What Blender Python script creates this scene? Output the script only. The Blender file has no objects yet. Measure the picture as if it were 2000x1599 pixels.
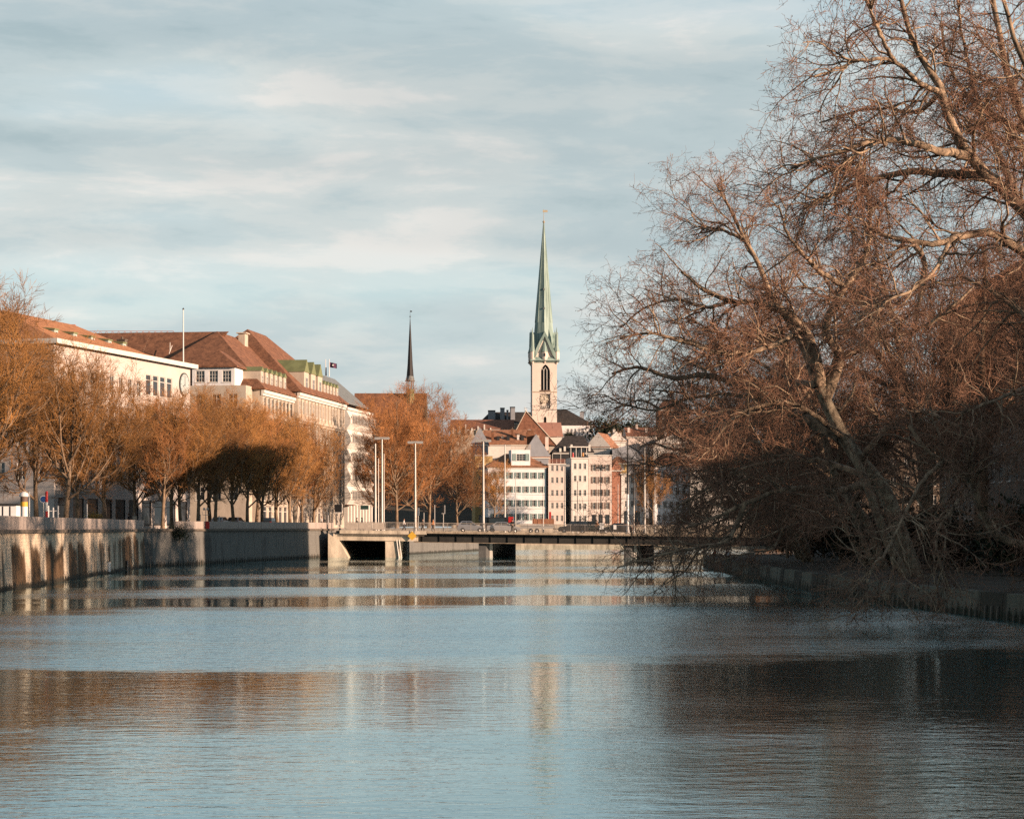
import bpy, math, random
import numpy as np
from mathutils import Vector
sc = bpy.context.scene
COL = sc.collection
R = math.radians

# ------------------------------------------------------------------ camera
EYE, F = 4.1, 4010.0                     # eye height over the water (m), focal length in photo pixels
cam = bpy.data.cameras.new('camera')
cam.sensor_width = 36.0
cam.lens = 36.0 * F / 2000.0
cam.shift_y = 0.1153
cam.clip_start, cam.clip_end = 0.5, 12000
cam_o = bpy.data.objects.new('camera', cam)
cam_o.location = (0, 0, EYE)
cam_o.rotation_euler = (R(90), 0, 0)
COL.objects.link(cam_o)
sc.camera = cam_o

# ------------------------------------------------------------------ sun and sky
SUN_DIR = Vector((0.872, -0.45, 0.187)).normalized()      # towards the sun
sun = bpy.data.lights.new('sun', 'SUN')
sun.energy = 5.0
sun.angle = R(0.55)
sun.color = (1.0, 0.71, 0.525)
sun_o = bpy.data.objects.new('sun', sun)
sun_o.rotation_euler = SUN_DIR.to_track_quat('Z', 'Y').to_euler()
sun_o.location = (60, -40, 60)
COL.objects.link(sun_o)

world = bpy.data.worlds.new('World')
sc.world = world
world.use_nodes = True
wn, wl = world.node_tree.nodes, world.node_tree.links
wn.clear()
w_out = wn.new('ShaderNodeOutputWorld')
w_bg = wn.new('ShaderNodeBackground')
w_bg.inputs['Strength'].default_value = 0.055
sky = wn.new('ShaderNodeTexSky')
sky.sky_type = 'NISHITA'
sky.sun_disc = False
sky.sun_elevation = math.asin(SUN_DIR.z)
sky.sun_rotation = math.atan2(SUN_DIR.x, SUN_DIR.y)
sky.altitude = 400
sky.air_density = 1.0
sky.dust_density = 0.7
sky.ozone_density = 2.0
tc = wn.new('ShaderNodeTexCoord')
def wmap(scale, loc=(0, 0, 0)):
    m = wn.new('ShaderNodeMapping')
    m.inputs['Scale'].default_value = scale
    m.inputs['Location'].default_value = loc
    wl.new(tc.outputs['Generated'], m.inputs['Vector'])
    return m
def wnoise(vec, scale, detail, rough, dist):
    n = wn.new('ShaderNodeTexNoise')
    n.inputs['Scale'].default_value = scale
    n.inputs['Detail'].default_value = detail
    n.inputs['Roughness'].default_value = rough
    n.inputs['Distortion'].default_value = dist
    wl.new(vec.outputs[0], n.inputs['Vector'])
    return n
def wramp(src, stops):
    r = wn.new('ShaderNodeValToRGB')
    r.color_ramp.interpolation = 'EASE'
    e = r.color_ramp.elements
    while len(e) < len(stops):
        e.new(0.5)
    for k, (p, c) in enumerate(stops):
        e[k].position = p
        e[k].color = (c[0], c[1], c[2], 1) if not isinstance(c, float) else (c, c, c, 1)
    wl.new(src, r.inputs['Fac'])
    return r
def wmix(fac, a, b, mode='MIX'):
    m = wn.new('ShaderNodeMix')
    m.data_type = 'RGBA'
    m.blend_type = mode
    if isinstance(fac, (int, float)):
        m.inputs['Factor'].default_value = fac
    else:
        wl.new(fac, m.inputs['Factor'])
    for i, v in ((6, a), (7, b)):
        if isinstance(v, tuple):
            m.inputs[i].default_value = (*v, 1)
        else:
            wl.new(v, m.inputs[i])
    return m.outputs[2]
# thin layered cloud: wide soft bands, finer wisps inside them, opening towards the zenith
big = wnoise(wmap((1.5, 1.5, 7.5), (0.3, 0.1, 0.55)), 2.4, 3, 0.5, 0.15)
mid = wnoise(wmap((2.6, 2.6, 11.0), (1.7, 0.4, 0.2)), 3.2, 7, 0.60, 0.2)
cover = wramp(big.outputs['Fac'], [(0.28, 0.80), (0.46, 0.98)])
shade = wramp(mid.outputs['Fac'], [(0.32, (2.95, 3.55, 3.68)), (0.45, (3.5, 4.0, 4.08)), (0.56, (4.1, 4.38, 4.32)), (0.68, (5.0, 4.88, 4.66))])
shade2 = wramp(big.outputs['Fac'], [(0.36, (1.10, 1.10, 1.09)), (0.62, (0.90, 0.93, 0.945))])
tone = wmix(1.0, shade.outputs['Color'], shade2.outputs['Color'], 'MULTIPLY')
sepz = wn.new('ShaderNodeSeparateXYZ')
wl.new(tc.outputs['Generated'], sepz.inputs[0])
opening = wramp(sepz.outputs['Z'], [(0.20, 1.0), (0.42, 0.45), (0.8, 0.3)])
fac = wmix(1.0, cover.outputs['Color'], opening.outputs['Color'], 'MULTIPLY')
clear = wmix(1.0, sky.outputs['Color'], (1.35, 1.5, 1.42), 'MULTIPLY')
col = wmix(fac, clear, tone)
wl.new(col, w_bg.inputs['Color'])
wl.new(w_bg.outputs[0], w_out.inputs['Surface'])

sc.view_settings.view_transform = 'Standard'
sc.view_settings.look = 'None'
sc.view_settings.gamma = 1.0
sc.view_settings.exposure = 1.48
sc.render.engine = 'CYCLES'
sc.cycles.max_bounces = 6
sc.cycles.use_denoising = False
sc.cycles.sample_clamp_indirect = 6.0

# ------------------------------------------------------------------ helpers
def at(px, py, D):
    """world point seen at photo pixel (px, py) at distance D"""
    return Vector(((px - 1000) / F * D, D, EYE - (py - 1030) / F * D))

def tag(o, label=None, cat=None, group=None, kind=None):
    if label: o['label'] = label
    if cat: o['category'] = cat
    if group: o['group'] = group
    if kind: o['kind'] = kind
    return o

def thing(name, label, cat, loc=(0, 0, 0), rz=0.0, group=None):
    o = bpy.data.objects.new(name, None)
    o.empty_display_size = 0.5
    o.location = loc
    o.rotation_euler = (0, 0, rz)
    COL.objects.link(o)
    return tag(o, label, cat, group)

def copy_tree(o, parent=None):
    c = o.copy()
    COL.objects.link(c)
    c.parent = parent
    for ch in list(o.children):
        copy_tree(ch, c)
    return c

def link(name, me, parent=None, loc=(0, 0, 0), rz=0.0, scale=None):
    o = bpy.data.objects.new(name, me)
    o.location = loc
    o.rotation_euler = (0, 0, rz)
    if scale: o.scale = scale
    if parent: o.parent = parent
    COL.objects.link(o)
    return o

class MB:
    """collects shapes, then links them as one mesh object"""
    def __init__(s):
        s.v, s.f, s.m = [], [], []
    def add(s, vs, fs, mi=0):
        b = len(s.v)
        s.v += [tuple(p) for p in vs]
        s.f += [tuple(i + b for i in f) for f in fs]
        s.m += [mi] * len(fs)
        return s
    def box(s, x0, y0, z0, x1, y1, z1, mi=0):
        vs = [(x0, y0, z0), (x1, y0, z0), (x1, y1, z0), (x0, y1, z0), (x0, y0, z1), (x1, y0, z1), (x1, y1, z1), (x0, y1, z1)]
        return s.add(vs, [(0, 3, 2, 1), (4, 5, 6, 7), (0, 1, 5, 4), (1, 2, 6, 5), (2, 3, 7, 6), (3, 0, 4, 7)], mi)
    def frustum(s, c, z0, z1, r0, r1, n=8, mi=0, rot=0.0, caps=True, sq=1.0):
        a = [rot + 2 * math.pi * i / n for i in range(n)]
        vs = [(c[0] + r0 * math.cos(t), c[1] + r0 * sq * math.sin(t), z0) for t in a] + [(c[0] + r1 * math.cos(t), c[1] + r1 * sq * math.sin(t), z1) for t in a]
        fs = [(i, (i + 1) % n, n + (i + 1) % n, n + i) for i in range(n)]
        if caps: fs += [tuple(range(n - 1, -1, -1)), tuple(range(n, 2 * n))]
        return s.add(vs, fs, mi)
    def bar(s, a, b, r, n=6, mi=0, r2=None):
        a, b = Vector(a), Vector(b)
        d = (b - a).normalized()
        u = d.cross(Vector((0, 0, 1)) if abs(d.z) < 0.9 else Vector((1, 0, 0))).normalized()
        w = d.cross(u)
        r2 = r if r2 is None else r2
        vs = []
        for p, rr in ((a, r), (b, r2)):
            vs += [p + (u * math.cos(2 * math.pi * i / n) + w * math.sin(2 * math.pi * i / n)) * rr for i in range(n)]
        fs = [(i, (i + 1) % n, n + (i + 1) % n, n + i) for i in range(n)] + [tuple(range(n - 1, -1, -1)), tuple(range(n, 2 * n))]
        return s.add(vs, fs, mi)
    def prism(s, poly, axis, a, b, mi=0):
        """extrude a 2D polygon: axis 'y' takes (x, z) points, 'x' takes (y, z), 'z' takes (x, y)"""
        n = len(poly)
        def P(p, t):
            return {'y': (p[0], t, p[1]), 'x': (t, p[0], p[1]), 'z': (p[0], p[1], t)}[axis]
        vs = [P(p, a) for p in poly] + [P(p, b) for p in poly]
        fs = [(i, (i + 1) % n, n + (i + 1) % n, n + i) for i in range(n)] + [tuple(range(n - 1, -1, -1)), tuple(range(n, 2 * n))]
        return s.add(vs, fs, mi)
    def mesh(s, name, mats):
        import bmesh
        me = bpy.data.meshes.new(name)
        me.from_pydata(s.v, [], s.f)
        for m in (mats if isinstance(mats, (list, tuple)) else [mats]):
            me.materials.append(m)
        me.polygons.foreach_set('material_index', s.m)
        bm = bmesh.new(); bm.from_mesh(me)
        bmesh.ops.recalc_face_normals(bm, faces=bm.faces)
        bm.to_mesh(me); bm.free()
        me.update()
        return me
    def build(s, name, mats, parent=None, loc=(0, 0, 0), rz=0.0):
        return link(name, s.mesh(name, mats), parent, loc, rz)

def shade_smooth(o):
    o.data.polygons.foreach_set('use_smooth', [True] * len(o.data.polygons))
    return o

# ------------------------------------------------------------------ materials
_M = {}
ALB = 0.56
def mat(name, col, rough=0.8, var=0.15, scale=2.0, bump=0.0, bscale=12.0, spec=0.25, metal=0.0, stretch=(1, 1, 1), col2=None, detail=5):
    if name in _M: return _M[name]
    col = tuple(c * ALB for c in col)
    col2 = tuple(c * ALB for c in col2) if col2 else None
    m = bpy.data.materials.new(name)
    m.use_nodes = True
    n, l = m.node_tree.nodes, m.node_tree.links
    b = n['Principled BSDF']
    b.inputs['Roughness'].default_value = rough
    b.inputs['Specular IOR Level'].default_value = spec
    b.inputs['Metallic'].default_value = metal
    t = n.new('ShaderNodeTexCoord')
    mp = n.new('ShaderNodeMapping')
    mp.inputs['Scale'].default_value = stretch
    l.new(t.outputs['Object'], mp.inputs['Vector'])
    ns = n.new('ShaderNodeTexNoise')
    ns.inputs['Scale'].default_value = scale
    ns.inputs['Detail'].default_value = detail
    ns.inputs['Roughness'].default_value = 0.62
    l.new(mp.outputs[0], ns.inputs['Vector'])
    r = n.new('ShaderNodeValToRGB')
    e = r.color_ramp.elements
    e[0].position, e[1].position = 0.32, 0.68
    lo = tuple(c * (1 - var) for c in col)
    hi = col2 if col2 else tuple(min(1, c * (1 + var)) for c in col)
    e[0].color, e[1].color = (*lo, 1), (*hi, 1)
    l.new(ns.outputs['Fac'], r.inputs['Fac'])
    l.new(r.outputs['Color'], b.inputs['Base Color'])
    if bump:
        n2 = n.new('ShaderNodeTexNoise')
        n2.inputs['Scale'].default_value = bscale
        n2.inputs['Detail'].default_value = 3
        l.new(mp.outputs[0], n2.inputs['Vector'])
        bp = n.new('ShaderNodeBump')
        bp.inputs['Strength'].default_value = bump
        bp.inputs['Distance'].default_value = 0.06
        l.new(n2.outputs['Fac'], bp.inputs['Height'])
        l.new(bp.outputs[0], b.inputs['Normal'])
    _M[name] = m
    return m

def tile_mat(name, col, col2, rows=3.2, var=0.28):
    """clay tiles: rows of courses with uneven tile colour"""
    if name in _M: return _M[name]
    m = mat(name, col, 0.85, var, 1.1, col2=col2)
    n, l = m.node_tree.nodes, m.node_tree.links
    b = n['Principled BSDF']
    ramp = [x for x in n if x.type == 'VALTORGB'][0]
    t = [x for x in n if x.type == 'TEX_COORD'][0]
    vo = n.new('ShaderNodeTexNoise')
    vo.inputs['Scale'].default_value = 5.0
    vo.inputs['Detail'].default_value = 2
    l.new(t.outputs['Object'], vo.inputs['Vector'])
    mr = n.new('ShaderNodeMapRange')
    mr.inputs[1].default_value, mr.inputs[2].default_value = 0.3, 0.7
    mr.inputs[3].default_value, mr.inputs[4].default_value = 0.72, 1.2
    l.new(vo.outputs['Fac'], mr.inputs[0])
    mx = n.new('ShaderNodeVectorMath'); mx.operation = 'SCALE'
    l.new(ramp.outputs['Color'], mx.inputs[0]); l.new(mr.outputs[0], mx.inputs['Scale'])
    l.new(mx.outputs[0], b.inputs['Base Color'])
    wv = n.new('ShaderNodeTexWave')
    wv.bands_direction = 'Z'
    wv.wave_profile = 'SAW'
    wv.inputs['Scale'].default_value = rows * 0.31
    wv.inputs['Distortion'].default_value = 0.6
    l.new(t.outputs['Object'], wv.inputs['Vector'])
    bp = n.new('ShaderNodeBump')
    bp.inputs['Strength'].default_value = 0.5
    bp.inputs['Distance'].default_value = 0.06
    l.new(wv.outputs['Fac'], bp.inputs['Height'])
    l.new(bp.outputs[0], b.inputs['Normal'])
    return m

PLAIN = dict(var=0.08, scale=1.2)
m_white = mat('white_render', (0.88, 0.87, 0.85), 0.85, 0.10, 0.7, 0.15, 30)
m_cream = mat('cream_render', (0.82, 0.76, 0.68), 0.85, 0.10, 0.7, 0.15, 30)
m_pink = mat('pink_render', (0.74, 0.62, 0.54), 0.85, 0.10, 0.7, 0.15, 30)
m_red = mat('red_render', (0.42, 0.19, 0.12), 0.85, 0.16, 0.7, 0.15, 30)
m_yellow = mat('ochre_render', (0.55, 0.38, 0.16), 0.85, 0.14, 0.7, 0.15, 30)
m_grey = mat('grey_render', (0.33, 0.34, 0.36), 0.85, 0.10, 0.6, 0.15, 30)
m_stone = mat('sandstone', (0.50, 0.41, 0.31), 0.9, 0.18, 0.9, 0.3, 8)
m_stone2 = mat('pale_stone', (0.56, 0.47, 0.37), 0.9, 0.14, 0.6, 0.3, 8)
m_conc = mat('concrete', (0.58, 0.49, 0.37), 0.88, 0.4, 0.8, 0.3, 6, stretch=(1, 1, 0.4))
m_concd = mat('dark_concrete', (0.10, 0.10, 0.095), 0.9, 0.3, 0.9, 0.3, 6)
m_trim = mat('trim_paint', (0.74, 0.70, 0.62), 0.7, 0.06, 1.0)
m_glass = mat('window_glass', (0.035, 0.04, 0.045), 0.08, 0.4, 0.6, spec=0.6)
m_frame = mat('window_frame', (0.70, 0.67, 0.60), 0.6, 0.06, 1.0)
m_green_sh = mat('green_shutter', (0.16, 0.27, 0.25), 0.7, 0.15, 1.5)
m_brown_sh = mat('brown_shutter', (0.17, 0.11, 0.08), 0.7, 0.2, 1.5)
m_grey_sh = mat('grey_shutter', (0.40, 0.36, 0.30), 0.7, 0.15, 1.5)
m_tile_o = tile_mat('orange_tiles', (0.33, 0.15, 0.08), (0.48, 0.23, 0.125))
m_tile_oo = tile_mat('bright_orange_tiles', (0.46, 0.19, 0.08), (0.66, 0.30, 0.13))
m_tile_b = tile_mat('brown_tiles', (0.19, 0.085, 0.045), (0.32, 0.145, 0.075))
m_tile_r = tile_mat('red_tiles', (0.25, 0.105, 0.06), (0.38, 0.17, 0.10))
m_tile_d = tile_mat('dark_tiles', (0.035, 0.032, 0.03), (0.075, 0.062, 0.055))
m_slate = mat('slate', (0.19, 0.20, 0.19), 0.6, 0.2, 1.2, 0.2, 10)
m_copper = mat('copper_green', (0.20, 0.33, 0.285), 0.7, 0.35, 0.6, 0.15, 5, stretch=(1.6, 1.6, 0.12), col2=(0.46, 0.58, 0.51))
m_coppd = mat('copper_olive', (0.20, 0.22, 0.10), 0.65, 0.2, 0.8)
m_metal = mat('galvanised_steel', (0.48, 0.46, 0.42), 0.5, 0.12, 1.0, metal=0.3)
m_dmetal = mat('dark_steel', (0.05, 0.05, 0.05), 0.5, 0.2, 1.0, metal=0.3)
m_black = mat('black_plastic', (0.015, 0.015, 0.016), 0.5, 0.2, 2.0)
m_wpaint = mat('white_paint', (0.78, 0.76, 0.72), 0.45, 0.05, 1.0)
m_redp = mat('red_paint', (0.50, 0.03, 0.025), 0.4, 0.08, 1.0)
m_orange = mat('orange_paint', (0.65, 0.26, 0.06), 0.5, 0.08, 1.0)
m_yel = mat('yellow_paint', (0.72, 0.42, 0.05), 0.5, 0.06, 1.0)
m_blue = mat('blue_paint', (0.03, 0.09, 0.26), 0.45, 0.08, 1.0)
m_asph = mat('asphalt', (0.06, 0.058, 0.055), 0.9, 0.25, 1.5, 0.2, 20)
m_pave = mat('paving', (0.20, 0.18, 0.155), 0.9, 0.2, 0.8, 0.2, 10)
m_earth = mat('bank_earth', (0.07, 0.055, 0.035), 0.95, 0.35, 0.6, 0.5, 5)
m_brick = mat('brick_wall', (0.30, 0.15, 0.08), 0.9, 0.3, 1.6, 0.2, 8)

# ------------------------------------------------------------------ water
def water_mat():
    m = bpy.data.materials.new('river_water')
    m.use_nodes = True
    n, l = m.node_tree.nodes, m.node_tree.links
    b = n['Principled BSDF']
    b.inputs['Base Color'].default_value = (0.005, 0.035, 0.038, 1)
    b.inputs['Roughness'].default_value = 0.035
    b.inputs['IOR'].default_value = 1.42
    b.inputs['Specular IOR Level'].default_value = 0.5
    g = n.new('ShaderNodeNewGeometry')
    def mapped(scale, rot=0.0):
        mp = n.new('ShaderNodeMapping')
        mp.inputs['Scale'].default_value = scale
        mp.inputs['Rotation'].default_value = (0, 0, rot)
        l.new(g.outputs['Position'], mp.inputs['Vector'])
        return mp
    def noise(mp, sc_, det, rough=0.55, dist=0.0):
        t = n.new('ShaderNodeTexNoise')
        t.inputs['Scale'].default_value = sc_
        t.inputs['Detail'].default_value = det
        t.inputs['Roughness'].default_value = rough
        t.inputs['Distortion'].default_value = dist
        l.new(mp.outputs[0], t.inputs['Vector'])
        return t
    def math_(op, a, b_=None):
        t = n.new('ShaderNodeMath'); t.operation = op
        for i, v in enumerate((a, b_)):
            if v is None: continue
            if isinstance(v, (int, float)): t.inputs[i].default_value = v
            else: l.new(v, t.inputs[i])
        return t.outputs[0]
    # wind patches: rough and calm strips across the river
    sep = n.new('ShaderNodeSeparateXYZ')
    l.new(g.outputs['Position'], sep.inputs[0])
    wob = noise(mapped((0.045, 0.11, 1)), 1.0, 6, 0.68)
    dist_y = math_('ADD', sep.outputs['Y'], math_('MULTIPLY', math_('SUBTRACT', wob.outputs['Fac'], 0.5), 34.0))
    dist_y = math_('ADD', dist_y, math_('MULTIPLY', sep.outputs['X'], -0.22))
    ramp = n.new('ShaderNodeValToRGB')
    e = ramp.color_ramp.elements
    stops = [(0, .55), (37, .52), (47, .27), (60, .24), (67, .85), (100, .90), (110, .20), (120, .16), (127, .70), (142, .75), (148, .15), (161, .15), (168, .7), (182, .75), (191, .14), (206, .55), (235, .14), (252, .55), (285, .12), (320, .6), (372, .6), (390, .12), (420, .2)]
    while len(e) < len(stops): e.new(0.5)
    for k, (p, v) in enumerate(stops):
        e[k].position = p / 420.0
        e[k].color = (v, v, v, 1)
    l.new(math_('DIVIDE', dist_y, 420.0), ramp.inputs['Fac'])
    patch = noise(mapped((0.05, 0.16, 1)), 1.0, 2)
    strength = math_('MULTIPLY', ramp.outputs['Color'], math_('ADD', patch.outputs['Fac'], 0.5))
    big = noise(mapped((0.85, 1.9, 1), 0.12), 1.0, 3, 0.6, 0.4)
    small = noise(mapped((2.2, 5.5, 1), -0.1), 1.0, 3, 0.65, 0.3)
    h = math_('ADD', math_('MULTIPLY', big.outputs['Fac'], 0.65), math_('MULTIPLY', small.outputs['Fac'], 0.22))
    bp = n.new('ShaderNodeBump')
    bp.inputs['Distance'].default_value = 0.075
    l.new(strength, bp.inputs['Strength'])
    l.new(h, bp.inputs['Height'])
    # ripples driven down the river: their steeper faces look towards -Y
    lean = n.new('ShaderNodeCombineXYZ')
    l.new(math_('MULTIPLY', math_('MAXIMUM', math_('SUBTRACT', strength, 0.32), 0.0), -0.15), lean.inputs[1])
    va = n.new('ShaderNodeVectorMath'); va.operation = 'ADD'
    l.new(bp.outputs[0], va.inputs[0]); l.new(lean.outputs[0], va.inputs[1])
    vn_ = n.new('ShaderNodeVectorMath'); vn_.operation = 'NORMALIZE'
    l.new(va.outputs[0], vn_.inputs[0])
    l.new(vn_.outputs[0], b.inputs['Normal'])
    # extra cyan tinted gloss added over the whole river to brighten its reflection
    gs = n.new('ShaderNodeBsdfGlossy')
    gs.inputs['Color'].default_value = (0.72, 0.95, 1.0, 1)
    gs.inputs['Roughness'].default_value = 0.03
    l.new(vn_.outputs[0], gs.inputs['Normal'])
    ms = n.new('ShaderNodeMixShader')
    ms.inputs[0].default_value = 0.45
    l.new(b.outputs[0], ms.inputs[1]); l.new(gs.outputs[0], ms.inputs[2])
    l.new(ms.outputs[0], n['Material Output'].inputs['Surface'])
    return m
w = MB()
xs = [-90 + 20 * i for i in range(14)]
ys = [4 + 40 * i for i in range(13)]
w.add([(x, y, 0) for y in ys for x in xs], [(j * 14 + i, j * 14 + i + 1, (j + 1) * 14 + i + 1, (j + 1) * 14 + i) for j in range(12) for i in range(13)])
tag(w.build('river', water_mat()), kind='structure')
g = MB(); g.add([(-6000, -1500, -3), (6000, -1500, -3), (6000, 9000, -3), (-6000, 9000, -3)], [(0, 1, 2, 3)])
tag(g.build('ground', m_earth), kind='structure')

# ------------------------------------------------------------------ banks
WL = [(-27.0, 38), (-33.0, 133), (-38.2, 213), (-36.9, 219), (-25.2, 290)]          # left quay wall, river face
LB = [(-18.8, 299), (-6.2, 366), (-5.8, 374), (-14, 500)]                            # left bank past the bridge
RW = [(25, 30), (22.3, 89), (20.3, 110), (19.3, 137), (19.4, 180), (20.0, 214), (21.3, 222), (24.0, 227.5), (30, 230), (60, 233)]
LAND_Z, RB_Z = 4.0, 1.1
def land(name, poly, z0, z1, m):
    return tag(MB().prism(poly, 'z', z0, z1).build(name, m), kind='structure')
land('left_bank', [(x - 0.45, y) for x, y in WL] + [(x - 0.45, y) for x, y in LB] + [(-14.45, 900), (-900, 900), (-900, -60), (-27.5, -60)], -2.5, LAND_Z, m_pave)
land('right_bank', [(x + 0.5, y) for x, y in RW] + [(60, 262), (300, 262), (300, -60), (25.5, -60)], -2.5, RB_Z, m_earth)
land('right_street', [(40, -60), (36, 60), (34.5, 120), (34.5, 226), (36, 258), (300, 258), (300, -60)], -2.0, LAND_Z, m_asph)
land('right_shore', [(38.5, 258.2), (300, 258.2), (320, 900), (70, 900), (62, 488), (46, 300)], -2.3, 3.85, m_asph)
land('far_bank', [(-14.4, 489), (330, 489), (330, 901), (-14.4, 901)], -2.2, 4.7, m_pave)
# the old town slope
hs = MB()
hx = [-260 + 20 * i for i in range(36)]
hy = [536, 560, 585, 610, 640, 680, 740, 820, 900, 1100, 1500]
hz = [4.2, 9, 15, 21, 27, 32, 35, 36, 36, 34, 20]
rg = random.Random(3)
hs.add([(x, y, max(3.0, z + rg.uniform(-.4, .4) - max(0, abs(x - 12) - 58) * 0.45)) for y, z in zip(hy, hz) for x in hx],
       [(j * 36 + i, j * 36 + i + 1, (j + 1) * 36 + i + 1, (j + 1) * 36 + i) for j in range(10) for i in range(35)])
tag(hs.build('old_town_hill', m_earth), kind='structure')

# ------------------------------------------------------------------ quay walls
def quay_mat(name, pale, stain_shade, moss, amount, row):
    m = bpy.data.materials.new(name)
    m.use_nodes = True
    n, l = m.node_tree.nodes, m.node_tree.links
    b = n['Principled BSDF']
    b.inputs['Roughness'].default_value = 0.88
    b.inputs['Specular IOR Level'].default_value = 0.2
    g = n.new('ShaderNodeNewGeometry')
    sp = n.new('ShaderNodeSeparateXYZ'); l.new(g.outputs['Position'], sp.inputs[0])
    cb = n.new('ShaderNodeCombineXYZ')
    l.new(sp.outputs['Y'], cb.inputs[0]); l.new(sp.outputs['Z'], cb.inputs[1]); l.new(sp.outputs['X'], cb.inputs[2])
    br = n.new('ShaderNodeTexBrick')
    br.inputs['Scale'].default_value = 1.0
    br.inputs['Brick Width'].default_value = 1.3
    br.inputs['Row Height'].default_value = row
    br.inputs['Mortar Size'].default_value = 0.02
    br.inputs['Color1'].default_value = (*pale, 1)
    br.inputs['Color2'].default_value = (*[c * 0.94 for c in pale], 1)
    br.inputs['Mortar'].default_value = (*[c * 0.82 for c in pale], 1)
    l.new(cb.outputs[0], br.inputs['Vector'])
    def noise(scale, s=1.0, d=4):
        mp = n.new('ShaderNodeMapping'); mp.inputs['Scale'].default_value = scale
        l.new(g.outputs['Position'], mp.inputs['Vector'])
        t = n.new('ShaderNodeTexNoise'); t.inputs['Scale'].default_value = s; t.inputs['Detail'].default_value = d
        l.new(mp.outputs[0], t.inputs['Vector'])
        return t
    def ramp(src, a, b_):
        r = n.new('ShaderNodeMapRange'); r.interpolation_type = 'SMOOTHSTEP'
        r.inputs[1].default_value, r.inputs[2].default_value = a, b_
        l.new(src, r.inputs[0]); return r.outputs[0]
    def mix(f, a, c):
        x = n.new('ShaderNodeMix'); x.data_type = 'RGBA'
        l.new(f, x.inputs['Factor']); l.new(a, x.inputs[6]); x.inputs[7].default_value = (*c, 1); return x.outputs[2]
    streak = noise((0.19, 0.19, 0.028), 1.0, 9)
    top = noise((0.28, 0.28, 0.01), 1.0, 2)
    # stains and painted tree-shade streaks start at uneven heights below the coping
    lim = n.new('ShaderNodeMath'); lim.operation = 'MULTIPLY_ADD'
    l.new(top.outputs['Fac'], lim.inputs[0]); lim.inputs[1].default_value = 3.6; lim.inputs[2].default_value = 1.15
    under = n.new('ShaderNodeMath'); under.operation = 'SUBTRACT'
    l.new(lim.outputs[0], under.inputs[0]); l.new(sp.outputs['Z'], under.inputs[1])
    f1 = n.new('ShaderNodeMath'); f1.operation = 'MULTIPLY'
    l.new(ramp(streak.outputs['Fac'], 0.53 - amount, 0.61 - amount), f1.inputs[0])
    l.new(ramp(under.outputs[0], -0.15, 0.5), f1.inputs[1])
    c = mix(f1.outputs[0], br.outputs['Color'], stain_shade)
    fine = noise((1.3, 1.3, 0.25), 1.5, 5)
    c = mix(ramp(fine.outputs['Fac'], 0.55, 0.8), c, [x * 0.4 for x in pale])
    low = n.new('ShaderNodeMath'); low.operation = 'MULTIPLY_ADD'
    l.new(fine.outputs['Fac'], low.inputs[0]); low.inputs[1].default_value = 0.9; low.inputs[2].default_value = 0.0
    wet = n.new('ShaderNodeMath'); wet.operation = 'SUBTRACT'
    l.new(low.outputs[0], wet.inputs[0]); l.new(sp.outputs['Z'], wet.inputs[1])
    c = mix(ramp(wet.outputs[0], 0.0, 0.25), c, moss)
    l.new(c, b.inputs['Base Color'])
    bp = n.new('ShaderNodeBump'); bp.inputs['Strength'].default_value = 0.25; bp.inputs['Distance'].default_value = 0.04
    l.new(br.outputs['Fac'], bp.inputs['Height']); bp.invert = True
    l.new(bp.outputs[0], b.inputs['Normal'])
    return m
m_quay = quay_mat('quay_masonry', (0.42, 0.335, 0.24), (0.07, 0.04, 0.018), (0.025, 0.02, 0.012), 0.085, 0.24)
m_quay_g = quay_mat('shaded_grey_quay_masonry', (0.10, 0.096, 0.085), (0.05, 0.047, 0.042), (0.02, 0.02, 0.016), -0.06, 0.24)  # darker copy of the quay stone with shade put into its colour
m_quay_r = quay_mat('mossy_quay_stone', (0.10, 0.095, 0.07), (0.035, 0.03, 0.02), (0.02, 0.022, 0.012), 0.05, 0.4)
m_parapet = mat('parapet_panel', (0.40, 0.33, 0.28), 0.75, 0.18, 1.5, stretch=(3, 3, 0.05))
m_ledge = mat('coping_stone', (0.15, 0.12, 0.09), 0.9, 0.35, 1.2, 0.3, 8)

def walk(poly, step):
    """split a polyline in equal pieces: (start, end, direction)"""
    out = []
    for a, b in zip(poly[:-1], poly[1:]):
        a, b = Vector((a[0], a[1], 0)), Vector((b[0], b[1], 0))
        L = (b - a).length
        k = max(1, round(L / step))
        for i in range(k):
            out.append((a.lerp(b, i / k), a.lerp(b, (i + 1) / k)))
    return out

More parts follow.
